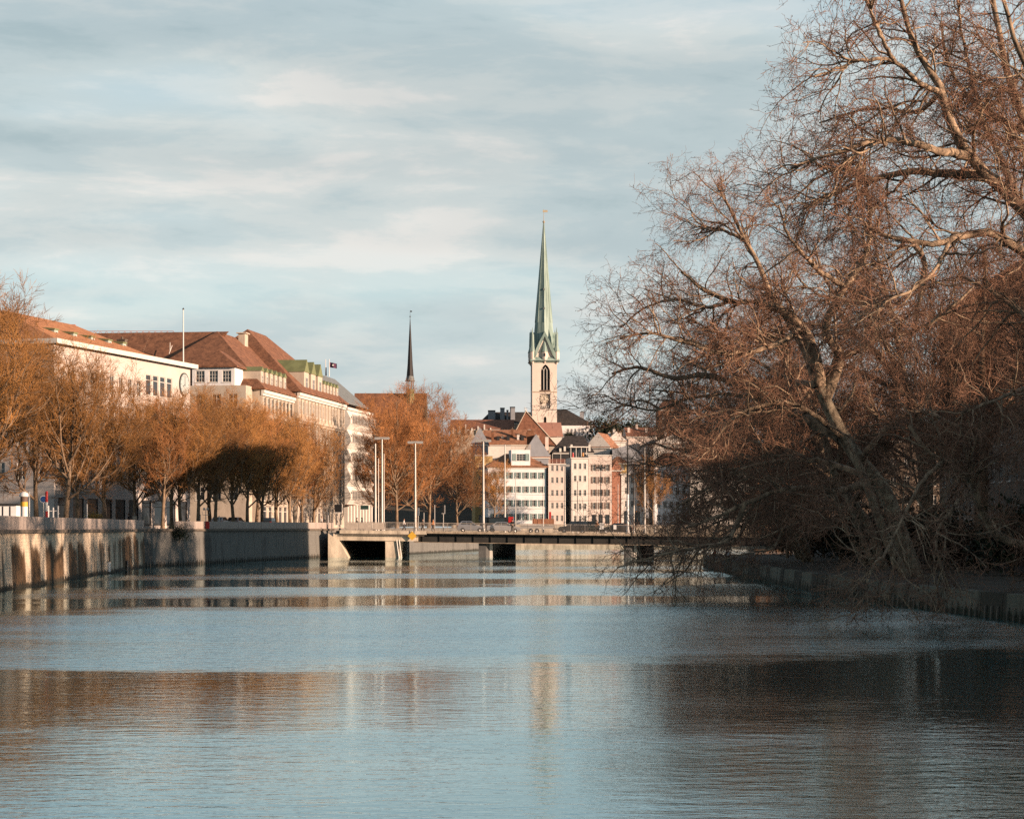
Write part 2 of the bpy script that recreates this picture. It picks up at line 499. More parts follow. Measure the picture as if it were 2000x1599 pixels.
def quay_wall(label, poly, step, ztop, m, side, batter=0.18, ledge=None, panel=None, ribs=True, z0=-0.6, skip=None):
    """side +1: river lies to the right of the walking direction"""
    root = thing('quay_wall', label, 'wall', (poly[0][0], poly[0][1], 0))
    o = Vector((poly[0][0], poly[0][1], 0))
    rb = MB()
    for i, (a, b) in enumerate(walk(poly, step)):
        d = (b - a).normalized(); L = (b - a).length
        n = Vector((d.y, -d.x, 0)) * side
        g_ = 0.02
        a0, b0 = a + d * g_, b - d * g_
        off = (0.0, 0.015, -0.012)[i % 3]
        def q(p, out, z): return p + n * (out + off) + Vector((0, 0, z)) - o
        bl = MB()
        bl.add([q(a0, batter, z0), q(b0, batter, z0), q(b0, 0, ztop), q(a0, 0, ztop), q(a0, -0.5, z0), q(b0, -0.5, z0), q(b0, -0.5, ztop), q(a0, -0.5, ztop)],
               [(0, 1, 2, 3), (5, 4, 7, 6), (3, 2, 6, 7), (1, 5, 6, 2), (4, 0, 3, 7), (0, 4, 5, 1)])
        bl.build('wall_panel', m, root)
        mid = (a + b) / 2
        if ledge:
            lz0, lz1, lo = ledge
            MB().add([q(a, lo, lz0), q(b, lo, lz0), q(b, lo, lz1), q(a, lo, lz1), q(a, -0.5, lz0), q(b, -0.5, lz0), q(b, -0.5, lz1), q(a, -0.5, lz1)],
                     [(0, 1, 2, 3), (5, 4, 7, 6), (3, 2, 6, 7), (1, 5, 6, 2), (4, 0, 3, 7), (0, 4, 5, 1)]).build('coping', m_ledge, root)
        if panel and not (skip and skip(mid)):
            pz0, pz1, mm = panel
            MB().add([q(a0, 0.02, pz0), q(b0, 0.02, pz0), q(b0, 0.02, pz1), q(a0, 0.02, pz1), q(a0, -0.16, pz0), q(b0, -0.16, pz0), q(b0, -0.16, pz1), q(a0, -0.16, pz1)],
                     [(0, 1, 2, 3), (5, 4, 7, 6), (3, 2, 6, 7), (1, 5, 6, 2), (4, 0, 3, 7), (0, 4, 5, 1)]).build('parapet_panel', mm, root)
        if ribs:
            for k in range(int(L / 0.85)):
                c = a + d * (0.4 + 0.85 * k)
                w_ = d * 0.07
                rb.add([q(c - w_, batter + 0.1, z0), q(c + w_, batter + 0.1, z0), q(c + w_, batter + 0.03, 0.55), q(c - w_, batter + 0.03, 0.55), q(c - w_, -0.1, 0.6), q(c + w_, -0.1, 0.6)],
                       [(0, 1, 2, 3), (3, 2, 5, 4)])
    if ribs: tag(rb.build('base_ribs', m_ledge, root), kind='stuff')
    return root
quay_wall('stained sunlit stone quay wall under the panelled parapet and shop trees', WL[:3], 3.3, 3.72, m_quay, 1, ledge=(3.72, 3.96, 0.22), panel=(3.96, 4.87, m_parapet), ribs=False)
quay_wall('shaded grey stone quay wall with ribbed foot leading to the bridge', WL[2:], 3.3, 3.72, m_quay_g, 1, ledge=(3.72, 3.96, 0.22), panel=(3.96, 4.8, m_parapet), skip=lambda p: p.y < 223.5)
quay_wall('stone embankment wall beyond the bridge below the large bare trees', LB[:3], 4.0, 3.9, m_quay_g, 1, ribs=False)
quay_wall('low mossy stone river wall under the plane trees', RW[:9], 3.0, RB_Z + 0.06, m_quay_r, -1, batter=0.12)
quay_wall('far river wall in front of the white old town houses', [(-14, 489), (130, 489)], 8.0, 4.76, m_conc, 1, ribs=False)

# ------------------------------------------------------------------ bridge
BA, BB = Vector((-23.6, 281.0, 3.72)), Vector((40.0, 279.5, 2.95))
BANG = math.atan2(BB.y - BA.y, BB.x - BA.x)
BL = math.hypot(BB.x - BA.x, BB.y - BA.y)
BU = Vector((math.cos(BANG), math.sin(BANG), 0)); BN = Vector((-math.sin(BANG), math.cos(BANG), 0))   # along / across, away from us
def deck(u, v=0.0):
    """point on the bridge deck, u metres from the left end, v metres in from the near edge"""
    return BA + BU * u + BN * v + Vector((0, 0, (BB.z - BA.z) * u / BL))
def deck_u(px, v=0.0):
    k = (px - 1000) / F
    p0 = BA + BN * v
    return (k * p0.y - p0.x) / (BU.x - k * BU.y)
m_edge = mat('dim_lit_edge', (0.36, 0.29, 0.21), 0.9, 0.45, 0.9, 0.3, 6, stretch=(1, 1, .3))  # dim light on edge and flange put into a darker concrete tone
bridge = thing('road_bridge', 'low flat road bridge with dark steel girder and pale concrete edge', 'bridge', BA, BANG)
SL = (BB.z - BA.z) / BL
BW = 19.0
def slab(mb, u0, u1, v0, v1, z0, z1, mi=0):
    vs = []
    for u, v in ((u0, v0), (u1, v0), (u1, v1), (u0, v1)):
        vs.append((u, v, z0 + SL * u))
    vs += [(a, b, c - z0 + z1) for a, b, c in vs]
    return mb.add(vs, [(0, 3, 2, 1), (4, 5, 6, 7), (0, 1, 5, 4), (1, 2, 6, 5), (2, 3, 7, 6), (3, 0, 4, 7)], mi)
slab(MB(), -0.5, BL, 0.25, BW, -0.30, -0.04).build('deck_slab', m_asph, bridge)
for k in range(16):
    u0, u1 = BL * k / 16 + 0.015, BL * (k + 1) / 16 - 0.015
    slab(MB(), u0, u1, 0.0, 0.25, -0.42 if u1 < 12 else -0.26, 0.06).build('edge_beam', m_conc if u1 < 12 else m_edge, bridge)
slab(MB(), 0, BL, BW, BW + 0.25, -0.42, 0.06).build('edge_beam', m_conc, bridge)
m_girder = mat('girder_steel', (0.028, 0.026, 0.022), 0.7, 0.35, 0.8, 0.2, 4)
gx = deck_u(800) + 0.5
slab(MB(), gx, BL, 1.0, 1.3, -1.45, -0.31).build('girder', m_girder, bridge)
slab(MB(), gx, BL, 0.8, 1.5, -1.52, -1.452).build('girder_flange', m_edge, bridge)
for v in (5.2, 9.4, 13.6, 17.6):
    slab(MB(), gx, BL, v, v + 0.3, -1.45, -0.31).build('girder', m_girder, bridge)
for k in range(22):
    u = gx + 1.2 + k * (BL - gx - 2) / 22
    slab(MB(), u, u + 0.08, 0.85, 0.995, -1.44, -0.32).build('web_stiffener', m_girder, bridge)
# left abutment: pale concrete beam over a dark culvert, slanted jamb, pier with pipes
ab = MB()
slab(ab, -0.9, gx + 0.6, 0.35, 3.0, -1.35, -0.425)
ab.build('abutment_beam', m_conc, bridge)
jb = MB()
jb.add([(-1.6, 0.2, -4.4), (1.55, 0.2, -4.4), (-0.1, 0.2, -1.352), (-1.6, 0.2, -0.4), (-1.6, 18, -4.4), (1.55, 18, -4.4), (-0.1, 18, -1.352), (-1.6, 18, -0.4)],
       [(0, 1, 2, 3), (7, 6, 5, 4), (1, 5, 6, 2), (0, 3, 7, 4), (2, 6, 7, 3)])
jb.build('abutment_jamb', m_conc, bridge)
pu = deck_u(752)
ap = MB().box(pu, 0.5, -4.4, deck_u(781) - 0.1, 17.5, -1.36 + SL * pu)
ap.build('abutment_pier', m_conc, bridge)
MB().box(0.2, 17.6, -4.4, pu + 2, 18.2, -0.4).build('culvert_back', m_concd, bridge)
for q in (deck_u(774), deck_u(779)):
    MB().bar((q, 0.38, -1.3), (q + 0.35, 0.38, -3.9), 0.09).build('drain_pipe', m_trim, bridge)
pp = MB()
pp.bar((0.4, 0.02, -0.55), (gx + 1.5, 0.02, -0.72), 0.07)
pp.build('utility_pipe', m_ledge, bridge)
# river piers
for px, wpx in ((941, 1.0), (1226, 1.0)):
    u = deck_u(px)
    p = MB().add([(u - .5, 1.6, -4.6), (u + .5, 1.6, -4.6), (u + 4.3, 16, -4.6), (u + 3.2, 16, -4.6), (u - .5, 1.6, -1.53 + SL * u), (u + .5, 1.6, -1.53 + SL * u), (u + 4.3, 16, -1.53 + SL * u), (u + 3.2, 16, -1.53 + SL * u)],
                 [(0, 3, 2, 1), (4, 5, 6, 7), (0, 1, 5, 4), (1, 2, 6, 5), (2, 3, 7, 6), (3, 0, 4, 7)])
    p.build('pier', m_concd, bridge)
    q = MB().box(u + .95, 3.0, -4.6, u + 1.35, 3.6, -1.53 + SL * u)
    q.build('pier_lit_strip', m_trim, bridge)  # pale strip painted in for the sunlit stripe on the pier
# diamond navigation board hung on the girder edge
u = deck_u(805)
nb = thing('navigation_sign', 'yellow diamond navigation board hung on the bridge edge', 'sign', deck(u, -0.06) + Vector((0, 0, -0.62)), BANG)
MB().add([(0, 0, -.62), (.62, 0, 0), (0, 0, .62), (-.62, 0, 0), (0, .05, -.62), (.62, .05, 0), (0, .05, .62), (-.62, .05, 0)],
         [(0, 1, 2, 3), (7, 6, 5, 4), (0, 4, 5, 1), (1, 5, 6, 2), (2, 6, 7, 3), (3, 7, 4, 0)]).build('board', m_yel, nb)
for x_ in (-.3, .3): MB().bar((x_, .03, .3), (x_, .03, .85), .03).build('hanger', m_dmetal, nb)

def railing(label, u0, u1, v, post_m, h=1.1, infill='bars', group=None):
    p = deck(u0, v)
    root = thing('bridge_railing', label, 'railing', p + Vector((0, 0, 0.06)), BANG, group)
    L = u1 - u0
    k = max(2, round(L / 1.95))
    pm = MB().box(-.03, -.03, 0, .03, .03, h).mesh('post', post_m)
    for i in range(k + 1):
        link('post', pm, root, (L * i / k, 0, SL * L * i / k))
    slab(MB(), -.03, L + .03, -.045, .045, h, h + .06).build('top_rail', post_m, root)
    slab(MB(), 0, L, -.02, .02, .10, .14).build('bottom_rail', post_m, root)
    b = MB()
    if infill == 'bars':
        n = int(L / 0.16)
        for i in range(n):
            u = 0.08 + i * 0.16
            b.box(u - .011, -.011, .14 + SL * u, u + .011, .011, h + SL * u)
        tag(b.build('balusters', post_m, root), kind='stuff')
    else:
        for i in range(k):
            s_ = MB()
            slab(s_, L * i / k + .06, L * (i + 1) / k - .06, -.008, .008, .16, h - .06)
            s_.build('mesh_panel', m_screen, root)
    return root
m_rail = mat('rail_paint', (0.42, 0.36, 0.30), 0.55, 0.15, 2.0, metal=0.2)
m_screen = mat('rail_screen', (0.50, 0.42, 0.34), 0.6, 0.15, 2.0)
ua = deck_u(675); ub = deck_u(752); uc = deck_u(1450)
railing('pale bridge railing with screened infill at the left abutment', ua, ub, 0.12, m_rail, infill='panel')
railing('upright barred steel railing along the near edge of the bridge', ub + .05, uc, 0.12, m_rail)
railing('upright barred steel railing along the far edge of the bridge', 2, BL - 1, BW - .12, m_rail, infill='bars')

# ------------------------------------------------------------------ buildings: generic pieces
_W = {}
def window_mesh(w, h, style, frame, glass):
    key = (round(w, 2), round(h, 2), style, frame.name, glass.name)
    if key in _W: return _W[key]
    b = MB()
    t = min(0.09, w * 0.12)
    b.box(-w / 2, -.05, 0, -w / 2 + t, .03, h).box(w / 2 - t, -.05, 0, w / 2, .03, h)
    b.box(-w / 2 + t, -.05, 0, w / 2 - t, .03, t).box(-w / 2 + t, -.05, h - t, w / 2 - t, .03, h)
    if style in ('cross', 'shut'):
        b.box(-t * .4, -.04, t, t * .4, .02, h - t)
        zc = h * 0.62
        b.box(-w / 2 + t, -.035, zc - t * .3, -t * .4, .02, zc + t * .3).box(t * .4, -.035, zc - t * .3, w / 2 - t, .02, zc + t * .3)
    elif style == 'grid':
        for i in (1, 2):
            b.box(-w / 2 + t + (w - 2 * t) * i / 3 - .03, -.04, t, -w / 2 + t + (w - 2 * t) * i / 3 + .03, .02, h - t)
        for z in (h * .36, h * .66):
            b.box(-w / 2 + t, -.03, z - .03, w / 2 - t, .015, z + .03)
    elif style == 'mid':
        b.box(-w / 2 + t, -.04, h * .72, w / 2 - t, .02, h * .72 + t)
    b.box(-w / 2 + t * .9, .012, t * .9, w / 2 - t * .9, .028, h - t * .9, 1)
    if style != 'bare':
        b.box(-w / 2 - .08, -.2, -.09, w / 2 + .08, -.02, -.004)
    _W[key] = b.mesh('window', [frame, glass])
    return _W[key]
def shutter_mesh(w, h, m):
    key = ('sh', round(w, 2), round(h, 2), m.name)
    if key in _W: return _W[key]
    b = MB()
    b.box(0, -.06, 0, .06, -.012, h).box(w - .06, -.06, 0, w, -.012, h).box(.06, -.06, 0, w - .06, -.012, .08).box(.06, -.06, h - .08, w - .06, -.012, h)
    n = max(4, int(h / .16))
    for i in range(n):
        z = .08 + (h - .16) * i / n
        b.box(.06, -.05, z, w - .06, -.014, z + (h - .16) / n * .7)
    _W[key] = b.mesh('shutter', m)
    return _W[key]

def face_frame(face, w, d):
    return {'front': (Vector((0, 0, 0)), Vector((1, 0, 0)), w, 0.0), 'right': (Vector((w, 0, 0)), Vector((0, 1, 0)), d, R(90)),
            'back': (Vector((w, d, 0)), Vector((-1, 0, 0)), w, R(180)), 'left': (Vector((0, d, 0)), Vector((0, -1, 0)), d, R(-90))}[face]

def walls(mb, w, d, h, holes, z0=0.0, depth=0.22, mi=0):
    for face in ('front', 'right', 'back', 'left'):
        p0, u, W, _ = face_frame(face, w, d)
        n = Vector((u.y, -u.x, 0))
        rs = [r for r in holes if r[0] == face]
        xs = sorted({0.0, W} | {r[1] for r in rs} | {r[2] for r in rs})
        zs = sorted({z0, h} | {r[3] for r in rs} | {r[4] for r in rs})
        def P(x, z, i=0.0): return p0 + u * x + Vector((0, 0, z)) - n * i
        for i in range(len(xs) - 1):
            for j in range(len(zs) - 1):
                cx, cz = (xs[i] + xs[i + 1]) / 2, (zs[j] + zs[j + 1]) / 2
                if any(r[1] < cx < r[2] and r[3] < cz < r[4] for r in rs): continue
                mb.add([P(xs[i], zs[j]), P(xs[i + 1], zs[j]), P(xs[i + 1], zs[j + 1]), P(xs[i], zs[j + 1])], [(0, 1, 2, 3)], mi)
        for _, a, b, c, e in rs:
            mb.add([P(a, c), P(b, c), P(b, e), P(a, e), P(a, c, depth), P(b, c, depth), P(b, e, depth), P(a, e, depth)],
                   [(0, 4, 5, 1), (1, 5, 6, 2), (2, 6, 7, 3), (3, 7, 4, 0)], mi)

def roof_mesh(mb, w, d, h, rh, axis='x', i0=0.0, i1=0.0, o=0.45, og=0.2, t=0.22, wall_i=1, mi=0):
    """gable or hip roof over a w x d plan; i0/i1 how far the ridge ends are set in (0 = gable)"""
    sw = axis == 'y'
    L, B = (d, w) if sw else (w, d)
    a0 = -og if i0 == 0 else -o
    a1 = L + og if i1 == 0 else L + o
    k = rh / (B / 2)
    zb = h + 0.012
    lo = zb - 0.0
    pts = [(a0, -o, lo), (a1, -o, lo), (a1, B + o, lo), (a0, B + o, lo), (a0, -o, lo + t), (a1, -o, lo + t), (a1, B + o, lo + t), (a0, B + o, lo + t),
           (a0 if i0 == 0 else i0, B / 2, h + rh + t), (a1 if i1 == 0 else L - i1, B / 2, h + rh + t)]
    if sw: pts = [(y, x, z) for x, y, z in pts]
    mb.add(pts, [(0, 1, 5, 4), (1, 2, 6, 5), (2, 3, 7, 6), (3, 0, 4, 7), (0, 3, 2, 1), (4, 5, 9, 8), (6, 7, 8, 9)], mi)
    b = len(mb.v) - 10
    mb.f += [(b + 7, b + 4, b + 8), (b + 5, b + 6, b + 9)]
    mb.m += [wall_i if i0 == 0 else mi, wall_i if i1 == 0 else mi]

def put_windows(root, wins, w, d, wall_holes):
    objs = []
    for s in wins:
        face = s.get('face', 'front')
        p0, u, W, rot = face_frame(face, w, d)
        n = Vector((u.y, -u.x, 0))
        ww, hh = s['w'], s['h']
        gl = s.get('glass', m_glass)
        me = window_mesh(ww, hh, s.get('style', 'cross'), s.get('frame', m_frame), gl)
        for z in s['zs']:
            for x in s['xs']:
                if (round(x, 2), round(z, 2)) in s.get('skip', ()): continue
                wall_holes.append((face, x - ww / 2, x + ww / 2, z, z + hh))
                o = link('window', me, root, p0 + u * x + Vector((0, 0, z)) - n * 0.13, rot)
                if s.get('shut'):
                    sw = ww * 0.5
                    sm = shutter_mesh(sw, hh, s['shut'])
                    link('shutter', sm, o, (-ww / 2 - sw, -0.13, 0))
                    link('shutter', sm, o, (ww / 2, -0.13, 0))
    return objs

def chimney(root, x, y, z0, z1, w=0.8, d=0.8, m=None):
    m = m or m_stone
    b = MB().box(x - w / 2, y - d / 2, z0, x + w / 2, y + d / 2, z1)
    b.box(x - w / 2 - .08, y - d / 2 - .08, z1, x + w / 2 + .08, y + d / 2 + .08, z1 + .14, 1)
    b.frustum((x, y), z1 + .14, z1 + .5, .16, .13, 6, 1)
    return b.build('chimney', [m, m_ledge], root)

def house(name, label, loc, rz, w, d, h, wall_m, wins=(), roof=None, roof_m=None, chims=(), group=None, base=3.0, cornice=None, cat='house', band=()):
    root = thing(name, label, cat, loc, rz, group)
    holes = []
    put_windows(root, wins, w, d, holes)
    mb = MB()
    walls(mb, w, d, h, holes, z0=-base)
    mb.build('wall', wall_m, root)
    if roof:
        rb = MB()
        roof_mesh(rb, w, d, h, **roof)
        rb.build('roof', [roof_m, wall_m], root)
    else:
        MB().box(.02, .02, h - .35, w - .02, d - .02, h - .1).build('roof', roof_m or m_slate, root)
    if cornice:
        MB().box(-.2, -.25, h - cornice, w + .2, -.003, h + .008).build('cornice', m_trim, root)
    for z in band:
        MB().box(-.06, -.08, z, w + .06, -.003, z + .2).build('string_course', m_trim, root)
    for c in chims: chimney(root, *c)
    return root

def dormer(parent, x, y, z, w, d, h, rh, wall_m, roof_m, axis='front', ww=None, hh=None, rz=0.0, style='cross'):
    """small roof dormer whose face looks to -y of its own frame"""
    ww, hh = ww or w * .55, hh or h * .62
    b = MB()
    b.box(-w / 2, 0, 0, w / 2, d, h)
    o = b.build('dormer', wall_m, parent, (x, y, z), rz)
    r = MB()
    e = .12
    if rh > 0:
        r.add([(-w / 2 - e, -e, h + .004), (w / 2 + e, -e, h + .004), (w / 2 + e, d, h + .004), (-w / 2 - e, d, h + .004), (0, -e, h + rh), (0, d, h + rh)],
              [(0, 1, 4), (1, 2, 5, 4), (3, 0, 4, 5), (2, 3, 5), (0, 3, 2, 1)])
    else:
        r.add([(-w / 2 - e, -e, h + .004), (w / 2 + e, -e, h + .004), (w / 2 + e, d, h + .004), (-w / 2 - e, d, h + .004), (-w / 2 - e, -e, h + .18), (w / 2 + e, -e, h + .18), (w / 2 + e, d, h + .45), (-w / 2 - e, d, h + .45)],
              [(0, 1, 5, 4), (4, 5, 6, 7), (0, 4, 7, 3), (1, 2, 6, 5), (2, 3, 7, 6), (0, 3, 2, 1)])
    r.build('dormer_roof', roof_m, o)
    link('window', window_mesh(ww, hh, style, m_frame, m_glass), o, (0, -.034, h * .2))
    return o
def rng_f(a, b, n):
    return [a + (b - a) * (i + .5) / n for i in range(n)]

# ------------------------------------------------------------------ left bank buildings
def wing(root, ox, oy, w, d, h, wall_m, wins=(), roof=None, roof_m=None, base=0.5, name='wing_wall', slab_o=None):
    """one block of a larger building; its windows and roof hang on its wall"""
    holes = []
    mb = MB()
    wl_ = bpy.data.objects.new(name, bpy.data.meshes.new(name))
    wl_.location = (ox, oy, 0)
    wl_.parent = root
    COL.objects.link(wl_)
    put_windows(wl_, wins, w, d, holes)
    walls(mb, w, d, h, holes, z0=-base)
    wl_.data = mb.mesh(name, wall_m)
    if roof:
        rb = MB(); roof_mesh(rb, w, d, h, **roof); rb.build('roof', [roof_m, wall_m], wl_)
    else:
        MB().box(.03, .03, h - .3, w - .03, d - .03, h - .06).build('roof', roof_m or m_slate, wl_)
    if slab_o:
        MB().box(-slab_o, -slab_o, h + .002, w + slab_o, d + slab_o, h + .011).build('eave_soffit', m_trim, wl_)
        for a in ((-slab_o, -slab_o, w + slab_o, -slab_o + .12), (-slab_o, -slab_o + .12, -slab_o + .12, d + slab_o)):
            MB().box(a[0], a[1], h - .22, a[2], a[3], h + .4).build('eave_board', m_trim, wl_)
    return wl_

# white building with the orange roof and the wall clock
z0 = LAND_Z
b1 = thing('department_store', 'long white building with orange tiled roof, small dormers and round wall clock', 'building', (-58, 260, z0), math.atan2(.967, .254))
m_b1 = mat('white_plaster', (0.62, 0.55, 0.49), 0.85, 0.08, 0.35, 0.1, 20)
wins1 = [dict(xs=rng_f(1.0, 26.5, 9), zs=[6.2, 10.2, 14.2, 18.2], w=1.25, h=2.3, style='cross'),
         dict(xs=rng_f(27.0, 36.4, 4), zs=[6.0, 10.2, 14.4, 18.6], w=1.75, h=2.9, style='mid'),
         dict(xs=rng_f(0.6, 42.0, 10), zs=[0.5], w=3.1, h=3.4, style='mid', frame=m_dmetal),
         dict(face='left', xs=rng_f(12, 30, 6), zs=[6.2, 10.2, 14.2, 18.2], w=1.25, h=2.2)]
w1 = wing(b1, 0, 0, 42.5, 30, 23.6, m_b1, wins1, roof_m=m_slate, slab_o=0.9)
rb = MB()
roof_mesh(rb, 29.2, 24, 23.62, 5.0, 'x', 9.0, 0.0, o=0.75, og=0.1)
rb.build('main_roof', [m_tile_oo, m_tile_b], b1)
rb = MB()
rb.add([(29.5, -.7, 23.64), (43.1, -.7, 23.64), (43.1, 20, 23.64), (29.5, 20, 23.64), (29.5, 6.5, 25.6), (41.0, 6.5, 25.6)],
       [(0, 1, 5, 4), (1, 2, 5), (2, 3, 4, 5), (0, 4, 3), (0, 3, 2, 1)])
rb.build('rear_roof', m_tile_oo, b1)
for t in (7.6, 13.0, 18.2, 23.4, 28.0):
    dormer(b1, t, 3.6, 25.05, 1.05, 2.6, 0.85, 0, mat('dormer_paint', (0.42, 0.48, 0.40), 0.7, 0.08, 1), m_coppd, ww=.7, hh=.5, style='bare')
chimney(b1, 31.5, 5.6, 24.6, 26.7, .8, 1.2, m_ledge)
ck = MB()
ck.frustum((0, 0), 0, .16, 1.72, 1.72, 40, 0)
ck_o = ck.build('wall_clock', mat('clock_rim', (0.07, 0.085, 0.08), .5, .1, 1), b1, (40.2, -.003, 20.9)); ck_o.rotation_euler = (R(90), 0, 0)
cf = MB().frustum((0, 0), .162, .19, 1.52, 1.52, 40, 0); cf.build('clock_face', mat('clock_face', (0.45, 0.50, 0.48), .5, .06, 1), ck_o)
hd = MB().box(-.05, -.2, .2, .05, 1.25, .215).add([(-.7, -.35, .22), (.12, -.03, .22), (.08, .05, .22), (-.74, -.27, .22)], [(0, 1, 2, 3)])
for i in range(12):
    a = i * math.pi / 6
    x, y = math.sin(a), math.cos(a)
    hd.add([(x * 1.25 - y * .05, y * 1.25 + x * .05, .2), (x * 1.25 + y * .05, y * 1.25 - x * .05, .2), (x * 1.44 + y * .05, y * 1.44 - x * .05, .2), (x * 1.44 - y * .05, y * 1.44 + x * .05, .2)], [(0, 1, 2, 3)])
hd.build('clock_hands', m_black, ck_o)

fp = at(358, 706, 299); fp.z = 27.6
pole = thing('flagpole', 'tall bare white flagpole on the white building roof', 'flagpole', fp)
MB().frustum((0, 0), 0, 8.2, .11, .07, 8).build('mast', m_wpaint, pole)
MB().frustum((0, 0), 8.2, 8.36, .13, .13, 8).frustum((0, 0), 8.36, 8.5, .13, .02, 8).build('finial', m_dmetal, pole)

# tower crane far behind the roofs
cr = thing('tower_crane', 'distant tower crane with red lattice jib above the brown roofs', 'crane', (-108, 505, 4))
m_jib = mat('crane_red', (0.45, 0.22, 0.17), .6, .15, 1)
jb_ = MB()
for i in range(19):
    x = -3 + i * 1.5
    jb_.bar((x, 0, 47.2), (x + .75, 0, 48.4), .05, 4).bar((x + .75, 0, 48.4), (x + 1.5, 0, 47.2), .05, 4)
jb_.bar((-4, .3, 47.2), (26, .3, 47.2), .07, 4).bar((-4, -.3, 47.2), (26, -.3, 47.2), .07, 4).bar((-3, 0, 48.4), (24.7, 0, 48.4), .06, 4)
jb_.build('jib', m_jib, cr)
MB().box(-.6, -.6, 0, .6, .6, 50).build('mast', m_jib, cr)
MB().box(-9, -.5, 46.6, -6, .5, 48.4).bar((-9, 0, 48.2), (-.6, 0, 48.2), .1, 4).build('counterweight', m_concd, cr)

# sandstone office block with steep tiled roofs
b2 = thing('stone_office_block', 'sandstone office block with steep brown hipped roofs and green topped dormers', 'building', (-41.5, 340, z0), math.atan2(.99, .135))
fl = [4.6, 8.4, 12.2, 16.0, 19.4]
wing(b2, 0, 0, 33, 24, 23, m_stone2, [dict(xs=rng_f(0.8, 21.5, 8), zs=fl, w=1.3, h=2.4, style='cross'), dict(xs=rng_f(0.8, 21.5, 6), zs=[.5], w=2.2, h=3.2, style='mid')],
     dict(rh=11, axis='x', i0=15.5, i1=0.0, o=.7), m_tile_b)
wing(b2, 22, -.7, 38, 25.4, 24, m_stone2, [dict(xs=rng_f(0.8, 37.4, 14), zs=[4.6, 8.4, 12.2, 16.0, 20.2], w=1.3, h=2.4, style='cross'), dict(xs=rng_f(1, 37, 10), zs=[.5], w=2.2, h=3.2, style='mid'),
     dict(face='left', xs=[24.6 - 1.2], zs=[20.4], w=.5, h=1.6)], dict(rh=12.3, axis='x', i0=13.7, i1=11.0, o=.8), m_tile_b)
wing(b2, 6, 24.2, 20, 52, 25, m_stone, [dict(face='left', xs=rng_f(2, 50, 14), zs=fl, w=1.3, h=2.2)], dict(rh=9.0, axis='y', i0=0.0, i1=0.0, o=.6), m_tile_b)
rb = MB()     # the wing's ridge runs on into the river block
rb.add([(5.4, 24.4, 25.2), (16, 10, 34.2), (16, 24.4, 34.2), (26.6, 24.4, 25.2), (5.4, 22, 25.2), (26.6, 22, 25.2)], [(4, 0, 2, 1), (1, 2, 3, 5), (0, 4, 5, 3), (4, 1, 5), (0, 3, 2)])
rb.build('valley_roof', m_tile_b, b2)
# camera side attic storey with the three window pavilion
wing(b2, -4.2, 1.5, 4.0, 21, 23.4, m_stone2, [dict(face='left', xs=rng_f(.8, 20.2, 7), zs=[4.6, 8.4, 12.2, 16.0, 19.8], w=1.5, h=2.2, style='cross')], roof_m=m_tile_b)
pav = wing(b2, -3.4, 3.6, 6.0, 7.2, 26.4, m_white, [dict(face='left', xs=[1.35, 3.6, 5.85], zs=[24.0], w=1.5, h=1.9, style='grid')], dict(rh=2.9, axis='x', i0=3.2, i1=0.0, o=.55), m_tile_b, base=-23.0, name='pavilion_wall')
MB().box(27.2, 10.2, 31, 29.4, 11.4, 34.9).box(26.9, 9.9, 34.9, 29.7, 11.7, 35.1).build('chimney', m_stone2, b2)
for i in range(6):
    dormer(b2, 2.6 + i * 3.1, .55, 23.2, 1.75, 4.2, 3.0, .75, m_stone2, m_coppd, ww=1.0, hh=1.7)
for i in range(3):
    dormer(b2, 31.0 + i * 5.4, -.2, 24.2, 3.6, 6.5, 3.9, 2.3, m_stone2, m_coppd, ww=1.7, hh=2.2)
for i in range(5):
    dormer(b2, 46.0 + i * 2.7, -.1, 24.2, 1.5, 3.6, 2.8, .7, m_stone2, m_coppd, ww=.9, hh=1.5)
for (x0_, x1_, y_, h_) in ((-.1, 21.8, 0, 22.9), (21.9, 60.3, -.7, 23.9), (-.1, 21.8, 0, 18.9), (21.9, 60.3, -.7, 19.4)):
    MB().box(x0_, y_ - .55, h_ - .5, x1_, y_ - .003, h_).box(x0_, y_ - .3, h_ - .9, x1_, y_ - .004, h_ - .502).build('cornice', m_trim if h_ > 20 else m_stone2, b2)
for x in [.35 + 2.58 * i for i in range(9)]:
    MB().box(x - .28, -.2, 4.2, x + .28, -.003, 21.9).build('pilaster', m_stone2, b2)
for x in [22.4 + 2.66 * i for i in range(15)]:
    MB().box(x - .28, -.9, 4.2, x + .28, -.703, 22.9).build('pilaster', m_stone2, b2)
MB().bar((9, 18.6, 29.8), (10.8, 18.6, 31.4), .06).bar((9.6, 18.6, 30.4), (9.6, 18.6, 31.8), .06).build('antenna', m_trim, b2)

